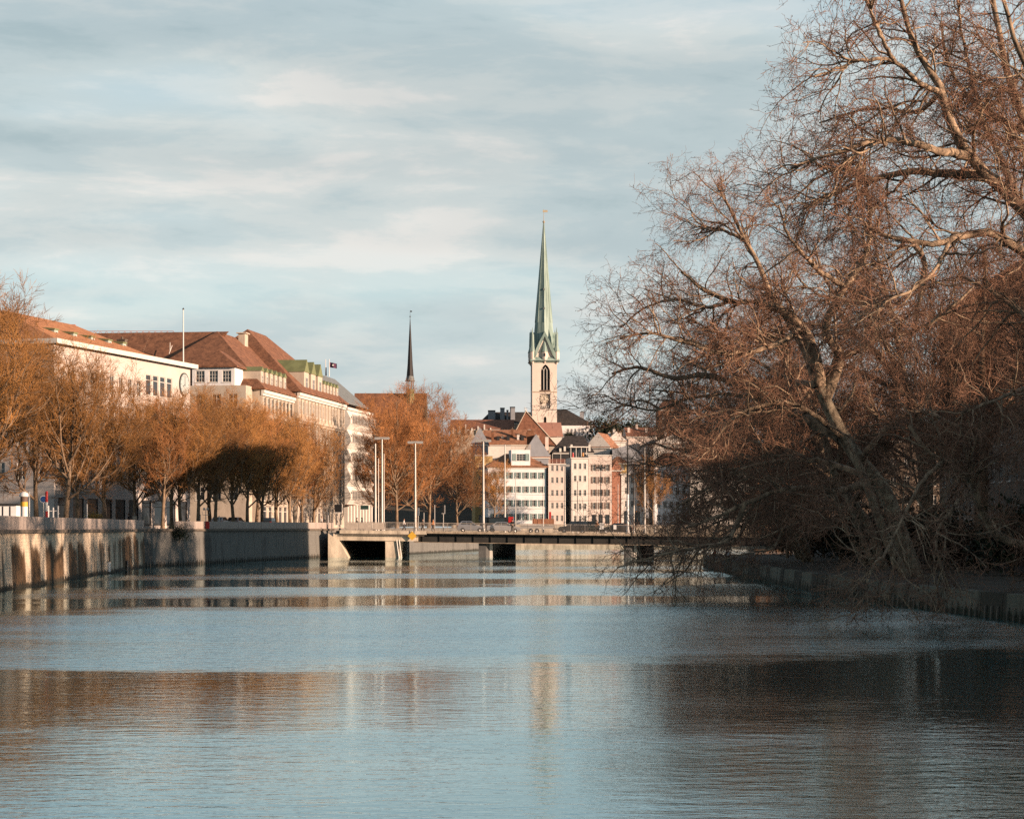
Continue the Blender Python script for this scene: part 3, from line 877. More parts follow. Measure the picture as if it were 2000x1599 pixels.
# grey hipped block behind, with its flags
b3 = thing('grey_roof_block', 'dark windowed block with grey sheet metal hipped roof behind the white bay building', 'building', (-37, 416, z0), math.atan2(.99, .135))
wing(b3, 0, 0, 31, 11, 25.9, m_brown_sh, [dict(xs=rng_f(.6, 30.4, 12), zs=[22.6], w=1.5, h=2.4, style='bare', frame=m_trim)], dict(rh=6.2, axis='x', i0=12.5, i1=1.5, o=1.3), m_slate)
for i in range(9):
    MB().bar((3 + i * 3.0, -1.0, 26.35), (8 + i * 2.4, 4.8, 31.6), .06, 4).build('roof_seam', m_slate, b3)
for px, lab, cl in ((636, 'white pole with a long furled dark banner on the grey roof', None), (643, 'white flagpole flying a small purple flag with a white emblem', 1)):
    p = at(px, 728, 432); p.z = 35.9
    f = thing('flagpole', lab, 'flagpole', p)
    MB().frustum((0, 0), 0, 3.6, .1, .07, 8).build('mast', m_wpaint, f)
    if cl:
        fl_ = MB()
        n = 8
        for i in range(n):
            x0_, x1_ = .1 + 1.5 * i / n, .1 + 1.5 * (i + 1) / n
            y0_, y1_ = .16 * math.sin(i * 1.1), .16 * math.sin((i + 1) * 1.1)
            fl_.add([(x0_, y0_, 1.9 - .25 * i / n), (x1_, y1_, 1.9 - .25 * (i + 1) / n), (x1_, y1_, 3.0 - .35 * (i + 1) / n), (x0_, y0_, 3.0 - .35 * i / n)], [(0, 1, 2, 3)])
        fo = fl_.build('flag', mat('purple_cloth', (0.10, 0.035, 0.07), .9, .2, 3), f)
        MB().add([(.65, -.19, 2.2), (1.0, -.19, 2.2), (1.0, -.19, 2.5), (.65, -.19, 2.5)], [(0, 1, 2, 3)]).build('emblem', m_wpaint, fo)
    else:
        bn = MB().frustum((.1, 0), .1, 1.9, .16, .1, 6); bn.build('banner', mat('dark_banner', (0.03, 0.035, 0.05), .9, .2, 3), f)

# white building with faceted bays
b4 = thing('faceted_bay_building', 'white office building with stacked faceted bays and thin fins beside the bridge', 'building', (-32, 403, z0), math.atan2(.987, .159))
m_b4 = mat('white_concrete', (0.74, 0.69, 0.61), .8, .08, .6, .1, 12)
m_b4_dim = mat('shade_toned_end_wall', (0.38, 0.35, 0.33), .8, .08, .8)  # white building's end wall, its lack of sun put into a grey colour
wing(b4, 0, 1.3, 22, 13, 23.2, m_b4_dim, [dict(face='left', xs=[11.3], zs=[5.6, 9.4, 13.2, 17.0, 20.4], w=1.15, h=2.0, style='mid', frame=m_dmetal)], roof_m=m_slate)
pitch = 3.72
for k in range(5):
    zb = 5.0 + pitch * k - .4
    prof = [(1.299, zb + .02), (.5, zb + .02), (-.35, zb + 1.15), (-.35, zb + 2.0), (.5, zb + pitch - .03), (1.299, zb + pitch - .03)]
    o = MB().prism(prof, 'x', 0, 22).build('bay_band', m_b4, b4)
    fm = MB().box(-.06, -.14, 0, .06, .12, 1.9).mesh('fin', m_b4)
    gl = MB().box(0.9, -.42, zb + 1.1, 21.3, -.353, zb + 2.6)
    for i in range(17):
        link('fin', fm, o, (1.0 + i * 1.25, -.46, zb + 1.0))
    wm = window_mesh(1.05, 1.45, 'bare', m_dmetal, m_glass)
    for i in range(16):
        link('window', wm, o, (1.625 + i * 1.25, -.40, zb + 1.15))
# capping lip
MB().box(-.05, .2, 23.25, 22.05, 14, 23.75).build('parapet', m_b4, b4)
for i in range(9):
    MB().box(.3 + i * 2.6, .3, -.3, .95 + i * 2.6, 1.1, 4.62).build('column', m_b4, b4)
MB().box(-.6, -.9, 4.45, 1.6, 2.4, 4.62).build('canopy', m_tile_b, b4)

# dark slender spire and the long brown church roof
ch = thing('church_nave', 'long brown tiled church roof behind the big bare trees', 'church', at(690, 763, 606).to_2d().to_3d() + Vector((0, 0, 5)), 0)
wing(ch, 0, 0, 21.2, 15, 29, m_stone, [dict(xs=rng_f(1, 20, 5), zs=[14], w=1.6, h=8, style='mid')], dict(rh=10.0, axis='x', i0=0, i1=0, o=.5), m_tile_b)
p = at(801, 763, 612)
fs = thing('slender_spire', 'slender black needle spire on an open lantern above the brown church roof', 'spire', (p.x, p.y, 40.5))
m_bspire = mat('black_slate', (0.022, 0.018, 0.017), .6, .3, .6)
MB().frustum((0, 0), 0, 4.8, 1.3, 1.15, 8).build('base_drum', m_coppd, fs)
for i in range(8):
    a = i * math.pi / 4 + math.pi / 8
    MB().bar((1.05 * math.cos(a), 1.05 * math.sin(a), 4.8), (1.0 * math.cos(a), 1.0 * math.sin(a), 7.2), .13, 5).build('lantern_post', m_slate, fs)
MB().frustum((0, 0), 7.2, 7.4, 1.55, 1.55, 8).frustum((0, 0), 7.4, 9.0, 1.3, 1.0, 8).build('lantern_cornice', m_slate, fs)
for i in range(4):
    a = i * math.pi / 2 - math.pi / 2
    c, s_ = math.cos(a), math.sin(a)
    MB().add([(1.25 * c - .5 * s_, 1.25 * s_ + .5 * c, 7.4), (1.25 * c + .5 * s_, 1.25 * s_ - .5 * c, 7.4), (.9 * c, .9 * s_, 9.5), (.4 * c, .4 * s_, 7.4)], [(0, 1, 2), (1, 3, 2), (3, 0, 2), (0, 3, 1)]).build('gablet', m_slate, fs)
MB().frustum((0, 0), 7.6, 12.0, 1.15, .78, 8).frustum((0, 0), 12.0, 26.2, .78, .05, 8).build('needle', m_bspire, fs)
MB().frustum((0, 0), 26.2, 28.4, .05, .03, 5).frustum((0, 0), 26.3, 26.6, .2, .2, 8).box(.03, -.02, 27.8, .55, .02, 28.2).build('weather_vane', m_dmetal, fs)

# ------------------------------------------------------------------ old town
ST = 4.7
def hpx(x0, x1, ytop, D, base_z=ST):
    a = at(x0, ytop, D); b = at(x1, ytop, D)
    return a.x, b.x - a.x, a.z - base_z
def town(name, label, x0, x1, ytop, D, th, d, wall_m, rows=(), roof=None, roof_m=None, base_z=ST, chims=(), cat='house', cornice=.3, group='old town houses by the river', **kw):
    X, W, h = hpx(x0, x1, ytop, D, base_z)
    return house(name, label, (X, D, base_z), R(th), W / math.cos(R(th)), d, h, wall_m, rows, roof, roof_m, chims, group, cornice=cornice, cat=cat, **kw), W / math.cos(R(th)), h

# white house with green shutters
X, W, h = hpx(953, 1067, 912, 520)
hw, W, h = town('town_house', 'white riverside house with green shutters and a boxy white roof dormer', 953, 1067, 912, 516, 6, 13, m_white,
    [dict(xs=rng_f(.5, 14.6, 7), zs=[1.3, 4.75, 8.2, 11.7], w=.85, h=1.6, shut=m_green_sh)], dict(rh=3.4, axis='x', i0=5.0, i1=5.0, o=.6), m_tile_o, band=[4.1])
pv = wing(hw, 5.9, -.1, 4.8, 6.5, h + 4.4, m_white, [dict(xs=[2.4], zs=[h + 1.6], w=2.3, h=1.75, style='grid')], roof_m=m_slate, base=-(h + .3), name='roof_dormer')
for x in (.25, 3.6):
    link('shutter', shutter_mesh(.9, 1.8, m_green_sh), pv, (x, -.003, h + 1.6))
tr = MB()
for i in range(15): tr.box(i * .34, -.05, h + 4.4, i * .34 + .12, .0, h + 5.6)
tr.box(-.05, -.08, h + 5.6, 4.95, .03, h + 5.7)
tr.build('terrace_railing', m_stone2, pv)
# narrow pink house
town('town_house', 'narrow pinkish house with a red terrace railing beside the white shuttered house', 1071, 1104, 905, 517, 6, 12, m_pink,
     [dict(xs=rng_f(.4, 4.0, 3), zs=[1.0, 4.2, 7.4, 10.6, 13.6], w=.62, h=1.5)], None, m_slate)
X, W_, h_ = hpx(1071, 1104, 905, 517)
rl = thing('terrace_railing', 'red painted terrace railing on the narrow pink house', 'railing', (X, 516.9, ST + h_ + .01), R(6))
for z in (.15, .55, .95): MB().box(0, 0, z, 4.3, .06, z + .14).build('rail', mat('red_rail', (.42, .16, .1), .7, .1, 1), rl)
for i in range(5): MB().box(.02 + i * 1.03, .062, 0, .12 + i * 1.03, .16, 2.6 if i % 2 else 1.1).build('post', m_trim, rl)
# tall cream pair
town('town_house', 'tall plain cream house with three window columns and a cluttered roof terrace', 1116, 1149, 893, 517, 5, 12, m_cream,
     [dict(xs=rng_f(.3, 4.0, 3), zs=[.9, 4.0, 7.4, 11.0, 14.1], w=.7, h=1.5)], None, m_slate)
hb, Wb, hb_h = town('town_house', 'tall pale pink house with brown shutters and a flat attic storey', 1149.5, 1195, 888, 517.5, 5, 12, m_pink,
     [dict(xs=rng_f(.5, 5.6, 3), zs=[4.1, 7.4, 10.6, 13.7], w=.72, h=1.6, shut=m_brown_sh), dict(xs=rng_f(.5, 5.6, 3), zs=[.5], w=1.1, h=2.2, style='mid', frame=m_black)], None, m_slate)
# terrace clutter on the cream house
X, W_, h_ = hpx(1082, 1150, 893, 521)
tc_ = thing('roof_terrace', 'roof terrace pergola with glazing and plants on the cream house', 'pergola', (X + 4.2, 520, ST + h_ - .1), R(8))
for i in range(4): MB().box(i * 1.35, 0, 0, i * 1.35 + .14, .14, 2.6).build('post', m_trim, tc_)
MB().box(-.3, -.3, 2.6, 4.6, 3.4, 2.85).build('canopy', m_cream, tc_)
MB().box(.1, 2.9, 0, 4.1, 3.0, 2.59).build('glazing', m_glass, tc_)
for i, mm in ((0, m_redp), (1, m_black), (2, m_orange)): MB().frustum((.75 + i * 1.3, 1.2), 0, 1.3, .35, .22, 7).build('planter', mm, tc_)
# red house, cream house, big slate roof, right hand white houses
town('town_house', 'rust red rendered narrow house between the shuttered pink and cream houses', 1195.5, 1213, 918, 519, 4, 11, m_red, [], dict(rh=2.2, axis='y', i0=0, i1=0, o=.3), m_tile_o)
X, W_, h_ = hpx(1196, 1222, 918, 530)
town('attic_house', 'small ochre attic storey with white windows above the rust red house', 1196, 1224, 904, 534, 4, 8, m_yellow, [dict(xs=rng_f(.3, 3.5, 2), zs=[14.4], w=1.0, h=1.3, style='grid')], dict(rh=1.6, axis='x', i0=1.5, i1=1.5, o=.3), m_tile_o)
town('town_house', 'cream corner house with dark shop openings beside the rust red house', 1213.5, 1257, 924, 519, 4, 10, m_cream,
     [dict(xs=rng_f(.4, 5.2, 3), zs=[4.6, 7.9, 10.6], w=.75, h=1.6), dict(xs=[1.3, 4.1], zs=[.4], w=1.3, h=3.2, style='mid', frame=m_black)], None, m_slate)
X, W_, h_ = hpx(1196, 1273, 923, 548)
gw = thing('slate_hall', 'large blue grey fire wall and slate roof behind the cream corner house', 'building', (X, 548, ST))
MB().prism([(0, -1), (W_, -1), (W_, h_ + .4), (W_ - 3.4, h_ + 5.6), (4.2, h_ + 7.4), (0, h_ + 6.2)], 'y', 0, 14).build('fire_wall', m_grey, gw)
MB().add([(W_ + .5, -.3, h_ - .1), (W_ + .5, 14.3, h_ - .1), (W_ - 3.4, 14.3, h_ + 5.75), (W_ - 3.4, -.3, h_ + 5.75), (4.2, -.3, h_ + 7.55), (4.2, 14.3, h_ + 7.55)], [(0, 1, 2, 3), (3, 2, 5, 4)]).build('roof', m_tile_d, gw)
town('town_house', 'white house with plain windows seen through the twigs right of the red lamp mast', 1277, 1345, 908, 516, 2, 12, m_white,
     [dict(xs=rng_f(.4, 8.4, 5), zs=[1.0, 4.4, 7.8, 11.2], w=.9, h=1.6)], dict(rh=3.0, axis='x', i0=3, i1=3, o=.5), m_tile_b)
town('town_house', 'broad cream house mostly hidden behind the plane tree crown', 1348, 1470, 905, 512, 0, 12, m_cream,
     [dict(xs=rng_f(.4, 15, 8), zs=[1.0, 4.4, 7.8, 11.2], w=.9, h=1.6)], dict(rh=3.4, axis='x', i0=4, i1=4, o=.5), m_tile_b)
town('town_house', 'ochre house half hidden by the brown tree clump', 928, 962, 888, 533, 6, 10, m_yellow, [dict(xs=rng_f(.4, 4.2, 2), zs=[1.2, 4.6, 8, 11.4, 14.6], w=.8, h=1.5)], None, m_slate)

# houses stepping up the hill
HG = 'roofs stepping up the hill'
town('hill_house', 'light grey gabled house with orange roof left of the church', 921, 953, 868, 560, 0, 16, m_grey, [dict(xs=[3.2], zs=[13.2], w=1.4, h=1.3)], dict(rh=4.6, axis='y', i0=0, i1=0, o=.35), m_tile_o, base_z=8, group=HG)
hh_, Wh, h2 = town('hill_house', 'long orange tiled roof with skylights and many chimneys', 945, 1046, 868, 572, 0, 12, m_cream, [dict(xs=rng_f(.5, 13.5, 6), zs=[12.2], w=.8, h=1.1)], dict(rh=4.2, axis='x', i0=0, i1=0, o=.5), m_tile_o, base_z=10, group=HG)
for i, (x, t) in enumerate(((2.4, 3.6), (5.2, 2.2), (7.9, 4.4), (9.6, 2.8), (12.2, 3.4))):
    chimney(hh_, x, 1.6 + .7 * (i % 3), h2 + .3, h2 + t, .7, .6, m_cream if i % 2 else m_tile_b)
for x in (4.0, 6.8, 10.8):
    MB().box(x - .4, 1.0, h2 + 1.2, x + .4, 3.5, h2 + 2.4).build('skylight', m_dmetal, hh_)
g2, Wg, hg = town('hill_house', 'grey gabled house with one small blue window and orange roof', 1021, 1073, 893, 545, 3, 14, m_grey, [dict(xs=[2.6], zs=[14.6], w=.8, h=1.6, style='cross'), dict(xs=[4.6], zs=[14.9], w=.7, h=.8, style='bare', frame=m_black)], dict(rh=6.0, axis='y', i0=0, i1=0, o=.4), m_tile_o, base_z=6, group=HG)
chimney(g2, 6.6, 3.0, hg + 1, hg + 5.6, .9, .9, m_pink)
MB().box(1.6, 7, hg + 3, 3.4, 8.5, hg + 7.6).build('chimney', m_tile_b, g2)
d3, Wd, hd_ = town('hill_house', 'black hipped mansard roof with white vents above the roof terrace', 1082, 1158, 884, 546, 3, 13, m_dmetal, [], dict(rh=4.6, axis='x', i0=3.4, i1=2.0, o=.4), m_tile_d, base_z=6, group=HG)
for i, x in enumerate((1.4, 2.6, 4.4, 6.2, 7.4, 9.2)):
    MB().box(x, -.4 + .3 * (i % 2), hd_ + .2, x + .55, .5, hd_ + 1.2 + .5 * (i % 3)).build('vent', m_trim, d3)
town('hill_house', 'pink tiled gable roof with a dark skylight behind the black mansard', 1146, 1190, 874, 552, -14, 13, m_cream, [], dict(rh=3.9, axis='y', i0=0, i1=0, o=.3), m_tile_o, base_z=6, group=HG)
for k, (x0_, x1_, yt, D_, mm, rm, lab) in enumerate(((1186, 1222, 862, 575, m_cream, m_tile_o, 'cream chimneyed house right of the black mansard roof'), (1224, 1282, 852, 590, m_pink, m_tile_r, 'pink house with red roof glimpsed behind the twigs'),
        (1276, 1350, 868, 575, m_cream, m_tile_o, 'cream house with orange roof below the brick tower house'), (1352, 1440, 860, 580, m_pink, m_tile_b, 'wide hillside house behind the plane tree'))):
    o_, w_, h_ = town('hill_house', lab, x0_, x1_, yt, D_, 3, 10, mm, [dict(xs=rng_f(.4, (x1_ - x0_) * D_ / F - .4, 3), zs=[6, 9, 12], w=.9, h=1.4)], dict(rh=2.6, axis='x' if k % 2 else 'y', i0=0, i1=0, o=.3), rm, base_z=9, group=HG)
    for i in range(3): chimney(o_, .8 + i * w_ / 3.4, 2 + 2 * (i % 2), h_ + .3, h_ + 2.6 + (i % 2), .7, .7, mm)
town('brick_house', 'tall brick building with red roof behind the plane tree branches', 1286, 1346, 800, 640, 0, 12, m_brick, [dict(xs=rng_f(.6, 9, 4), zs=[6, 10, 14], w=1.0, h=1.8)], dict(rh=3.0, axis='x', i0=2, i1=2, o=.3), m_tile_r, base_z=24, group=HG)
lb_, wl2, hl2 = town('hill_house', 'long low brown tiled roof under the dark chimney roofs', 880, 1003, 838, 625, 0, 12, m_stone, [], dict(rh=3.0, axis='x', i0=0, i1=0, o=.4), m_tile_r, base_z=20, group=HG)
for i in range(7):
    MB().box(.6 + i * 1.9, -.6, hl2 - 1.6, 1.0 + i * 1.9, -.42, hl2 + .4 + .5 * (i % 3)).build('vent_pipe', m_trim, lb_)
dk, wdk, hdk = town('hill_house', 'dark slate roof with three stout chimneys left of the church tower', 938, 1036, 826, 650, 0, 12, m_stone, [], dict(rh=3.6, axis='x', i0=3, i1=0, o=.3), m_tile_d, base_z=26, group=HG)
for x, w_, t in ((3.6, 2.3, 3.8), (7.0, 1.4, 4.6), (10.2, 1.6, 4.9), (8.6, .6, 3.9)):
    MB().box(x - w_ / 2, 1.2, hdk + .4, x + w_ / 2, 2.4, hdk + t).box(x - w_ / 2 - .05, 1.15, hdk + t, x + w_ / 2 + .05, 2.45, hdk + t + .35, 1).build('chimney', [m_grey, m_black], dk)

# church: gable roof with lunette, tower with copper spire, dark choir
cx = at(1062, 765, 640)
cn = thing('church_hall', 'brown tiled church gable with a half round lunette window', 'church', (at(999, 850, 622).x, 622, 20), 0)
Wc = (1089 - 999) / F * 622; zb = at(0, 858, 622).z - 20; za = at(0, 803, 622).z - 20
xa = (1027 - 999) / F * 622
rf = MB().add([(0, 0, zb), (xa, 0, za), (Wc, 0, zb - 2), (0, 22, zb), (xa, 22, za), (Wc, 22, zb - 2), (xa, 3.5, za)], [(0, 2, 1), (3, 4, 5), (0, 1, 4, 3), (1, 2, 5, 4)])
rf.build('roof', m_tile_r, cn)
MB().bar((-.1, -.05, zb), (xa, -.05, za + .1), .16, 5).bar((xa, -.05, za + .1), (Wc, -.05, zb - 2), .16, 5).build('verge', m_stone2, cn)
MB().box(.4, .3, -6, Wc - .6, 21, zb - 2.1).build('wall', m_stone2, cn)
# lunette
lx, lz, lr = (1034 - 999) / F * 622, at(0, 851, 622).z - 20, 1.95
lu = MB(); n = 12
ang = [math.pi * i / n for i in range(n + 1)]
lu.add([(lx + lr * math.cos(a), -.5, lz + lr * math.sin(a)) for a in ang] + [(lx + (lr - .45) * math.cos(a), -.5, lz + (lr - .45) * math.sin(a)) for a in ang] + [(lx + lr * math.cos(a), 1.5, lz + lr * math.sin(a)) for a in ang],
       [(i, i + 1, n + 2 + i, n + 1 + i) for i in range(n)] + [(i, 2 * n + 2 + i, 2 * n + 3 + i, i + 1) for i in range(n)])
lun = lu.build('lunette', m_trim, cn)
MB().add([(lx + (lr - .45) * math.cos(a), -.3, lz + (lr - .45) * math.sin(a)) for a in ang], [tuple(range(n + 1))]).build('lunette_wall', m_cream, lun)
MB().box(lx - 3.2, -.46, lz - 4, lx + 3.0, -.1, lz + .2).build('lunette_base', m_stone2, lun)
MB().bar((xa - .25, .2, za), (xa - .25, .2, za + 1.3), .12, 5).bar((xa + .2, .2, za), (xa + .2, .2, za + .9), .1, 5).build('finial', m_trim, cn)
ai = thing('church_aisle', 'pink sheet metal aisle roof at the foot of the church tower', 'church', (at(1046, 840, 630).x, 630, 24), 0)
Wa = 52 / F * 630; za1 = at(0, 824, 630).z - 24; zb1 = at(0, 850, 630).z - 24
MB().add([(0, 0, zb1 + 1.6), (Wa, 0, zb1 + 1.6), (Wa - .3, 2.5, za1), (0, 2.5, za1), (0, -.4, zb1 - .4), (Wa + .3, -.4, zb1 - .4), (0, 7, zb1), (Wa, 7, zb1)], [(0, 1, 2, 3), (4, 5, 1, 0), (3, 2, 7, 6), (1, 5, 7, 2)], 0).build('roof', mat('pink_sheet', (.42, .22, .16), .6, .12, 1.2), ai)
MB().box(.2, .05, -8, Wa - .1, 6.9, zb1 - .45).build('wall', m_cream, ai)

tw = thing('church_tower', 'tall pale church tower with clock and slender green copper spire', 'church tower', (cx.x, 640, 28), R(3))
S = 3.83
zt = at(0, 703, 636).z - 28; zc = at(0, 765, 636).z - 28
m_tow = mat('tower_render', (0.80, 0.70, 0.60), .85, .07, .3, .1, 14)
def arch_pts(cx_, w_, z0_, zs_, k=6):
    """pointed arch outline: sill z0_, spring zs_"""
    r = w_
    pts = [(cx_ - w_ / 2, z0_), (cx_ + w_ / 2, z0_)]
    for i in range(k + 1):
        a = i * (math.pi / 3) / k
        pts.append((cx_ - w_ / 2 + r * math.cos(a), zs_ + r * math.sin(a)))
    for i in range(k - 1, -1, -1):
        a = i * (math.pi / 3) / k
        pts.append((cx_ + w_ / 2 - r * math.cos(a), zs_ + r * math.sin(a)))
    return pts
tb = MB()
holes = [('front', S - .1, S + 2.35, zc + .65, zt - 1.6)]
tb_h = []
walls(tb, 2 * S, 2 * S, zt, [('front', 2.72, 5.5, zc + .55, zt - 1.35), ('front', 2.3, 5.6, zc - 5.2, zc - .6), ('front', 3.6, 4.4, zc - 9.7, zc - 7.6),
      ('right', 2.5, 5.2, zc + .55, zt - 1.35), ('left', 2.5, 5.2, zc + .55, zt - 1.35)], z0=-8, depth=.75)
tbo = tb.build('shaft', m_tow, tw, (-S, -S, 0))
def spandrel(name, cx_, w_, z0_, ztop_, parent, rz, loc, m):
    pts = arch_pts(cx_, w_, z0_, ztop_ - w_ * .866)
    b = MB()
    k = len(pts)
    top = [p for p in pts[2:]]
    mid = len(top) // 2
    for seq, xe in ((top[:mid + 1], cx_ + w_ / 2), (top[mid:], cx_ - w_ / 2)):
        for (x0_, z_0), (x1_, z_1) in zip(seq[:-1], seq[1:]):
            b.add([(x0_, 0, z_0), (x1_, 0, z_1), (x1_, 0, ztop_ + .01), (x0_, 0, ztop_ + .01), (x0_, .5, z_0), (x1_, .5, z_1)], [(0, 1, 2, 3), (0, 4, 5, 1)])
    return b.build(name, m, parent, loc, rz)
spandrel('belfry_arch', 4.11, 2.78, zc + .55, zt - 1.35, tbo, 0, (0, -.01, 0), m_tow)
bw = MB()
pts = arch_pts(4.11, 2.9, zc + .55, zt - 1.35 - 2.5)
bw.add([(x, .72, z) for x, z in pts], [tuple(range(len(pts)))])
bo = bw.build('belfry_louvre', m_black, tbo)
for x in (3.62, 4.6):
    MB().box(x - .09, .35, zc + .6, x + .09, .55, zt - 3.2).build('mullion', m_trim, bo)
for (a, b) in (((3.62, zt - 3.2), (4.1, zt - 2.1)), ((4.6, zt - 3.2), (4.1, zt - 2.1)), ((3.62, zt - 3.2), (3.2, zt - 2.5)), ((4.6, zt - 3.2), (5.0, zt - 2.5))):
    MB().bar((a[0], .45, a[1]), (b[0], .45, b[1]), .08, 5).build('tracery', m_trim, bo)
MB().box(2.5, -.18, zc + .2, 5.7, .1, zc + .54).build('sill', m_brown_sh, tbo)
MB().box(-.12, -.14, zc - .18, 2 * S + .12, -.004, zc + .12).build('string_course', m_stone, tbo)
# clock in its niche
MB().add([(2.3, .7, zc - 5.2), (5.6, .7, zc - 5.2), (5.6, .7, zc - .6), (2.3, .7, zc - .6)], [(0, 1, 2, 3)]).build('clock_niche', m_tow, tbo)
cl = MB().frustum((0, 0), 0, .1, 1.38, 1.38, 32).build('clock_dial', mat('dial_stone', (.56, .48, .36), .8, .2, 2), tbo, (3.75, .02, zc - 2.2)); cl.rotation_euler = (R(90), 0, 0)
MB().frustum((0, 0), .1, .13, 1.0, 1.0, 32).build('dial_centre', mat('dial_inner', (.66, .57, .44), .8, .2, 2), cl)
hn = MB().add([(-.09, -.3, .15), (.09, -.3, .15), (.02, 1.1, .15), (-.02, 1.1, .15)], [(0, 1, 2, 3)]).add([(-.08, -.1, .16), (.05, -.16, .16), (-.3, .8, .16), (-.36, .78, .16)], [(0, 1, 2, 3)])
for i in range(12):
    a = i * math.pi / 6
    x, y = math.sin(a), math.cos(a)
    hn.add([(x * 1.08 - y * .06, y * 1.08 + x * .06, .12), (x * 1.08 + y * .06, y * 1.08 - x * .06, .12), (x * 1.32 + y * .06, y * 1.32 - x * .06, .12), (x * 1.32 - y * .06, y * 1.32 + x * .06, .12)], [(0, 1, 2, 3)])
hn.build('clock_hands', m_black, cl)
for i in range(5): MB().box(2.55 + i * .6, .3, zc - 4.9, 2.85 + i * .6, .68, zc - 4.3).build('corbel', m_trim, tbo)
sl = MB(); pts = arch_pts(4.0, .82, zc - 9.7, zc - 8.35); sl.add([(x, .7, z) for x, z in pts], [tuple(range(len(pts)))]); sl.build('slit_window', m_black, tbo)
spandrel('slit_arch', 4.0, .8, zc - 9.7, zc - 7.6, tbo, 0, (0, -.01, 0), m_tow)
# four flaring copper gables
zg = at(0, 647, 636).z - 28
prof = [(-4.75, zt - .25), (-4.0, zt + .7), (-2.9, zt + 3.0), (-1.5, zt + 6.0), (0, zg), (1.5, zt + 6.0), (2.9, zt + 3.0), (4.0, zt + .7), (4.75, zt - .25)]
k = len(prof)
for rot in (0, 90):
    b = MB()
    vs = [(x, -4.45, z) for x, z in prof] + [(x, 4.45, z) for x, z in prof] + [(x * .86, -4.45, z - (1.5 if abs(x) < 3.5 else .5)) for x, z in prof] + [(x * .86, 4.45, z - (1.5 if abs(x) < 3.5 else .5)) for x, z in prof]
    b.add(vs, [(i, i + 1, k + i + 1, k + i) for i in range(k - 1)] + [(2 * k + i + 1, 2 * k + i, 3 * k + i, 3 * k + i + 1) for i in range(k - 1)] + [(i + 1, i, 2 * k + i, 2 * k + i + 1) for i in range(k - 1)] + [(k + i, k + i + 1, 3 * k + i + 1, 3 * k + i) for i in range(k - 1)])
    o = b.build('gable_roof', m_copper, tw); o.rotation_euler = (0, 0, R(rot))
for rot in (0, 90, 180, 270):
    b = MB()
    gp = [(x * .87, z - (1.3 if abs(x) < 3.5 else .45)) for x, z in prof]
    b.add([(x, -3.86, z) for x, z in gp], [tuple(range(k))])
    o = b.build('gable_wall', m_tow, tw); o.rotation_euler = (0, 0, R(rot))
    MB().box(.5, -3.95, zt + 1.2, .85, -3.87, zt + 2.2).box(-.9, -3.95, zt + 1.2, -.5, -3.87, zt + 2.2).build('gable_slit', m_black, o)
    # half turret under the gable peak, copper cap
    ot = MB().frustum((-.0, -3.86), zt - 1.0, zt + .2, .15, .95, 8).frustum((0, -3.86), zt + .2, zt + 2.5, .95, .95, 8).build('oriel', m_tow, o)
    MB().frustum((0, -3.86), zt + 2.5, zt + 6.6, 1.1, .03, 8).build('oriel_cap', m_copper, ot)
    MB().box(-.2, -4.86, zt + 1.1, .2, -4.8, zt + 2.1).build('oriel_slit', m_black, ot)
for sx in (-1, 1):
    for sy in (-1, 1):
        c = (sx * 3.75, sy * 3.75)
        t_ = MB().frustum(c, zt - 1.2, zt + .3, .3, .85, 8).frustum(c, zt + .3, zt + 2.6, .85, .85, 8).build('corner_turret', m_tow, tw)
        MB().frustum(c, zt + 2.6, zt + 3.0, 1.0, .95, 8).frustum(c, zt + 3.0, zt + 4.4, .95, .55, 8).frustum(c, zt + 4.4, zt + 8.0, .55, .42, 8).frustum(c, zt + 8.0, zt + 10.2, .3, .03, 6).build('turret_cap', m_copper, t_)
ztip = at(0, 436, 640).z - 28
for i in range(8):
    a = i * math.pi / 4
    MB().bar((2.74 * math.cos(a), 2.74 * math.sin(a), zg + 3), (.17 * math.cos(a), .17 * math.sin(a), ztip), .085, 5, r2=.03).build('spire_rib', m_copper, tw)
for z_ in (zg + 7, zg + 13):
    rr_ = 2.72 + (.16 - 2.72) * (z_ - zg - 3) / (ztip - zg - 3)
    MB().box(-.22, -rr_ - .12, z_, .22, -rr_ * .7, z_ + .6).build('spire_lucarne', m_slate, tw)
MB().frustum((0, 0), zt + 2.0, zg - .5, 3.6, 3.05, 8).frustum((0, 0), zg - .5, zg + 3, 3.05, 2.72, 8).frustum((0, 0), zg + 3, ztip, 2.72, .16, 8).build('spire', m_copper, tw)
MB().frustum((0, 0), ztip, ztip + .4, .18, .42, 10).frustum((0, 0), ztip + .4, ztip + .8, .42, .18, 10).frustum((0, 0), ztip + .8, ztip + 4.4, .09, .05, 6).box(-.3, -.03, ztip + 3.4, 1.2, .03, ztip + 4.1).build('weather_vane', mat('gilt', (.75, .62, .42), .35, .1, 1, metal=.5), tw)

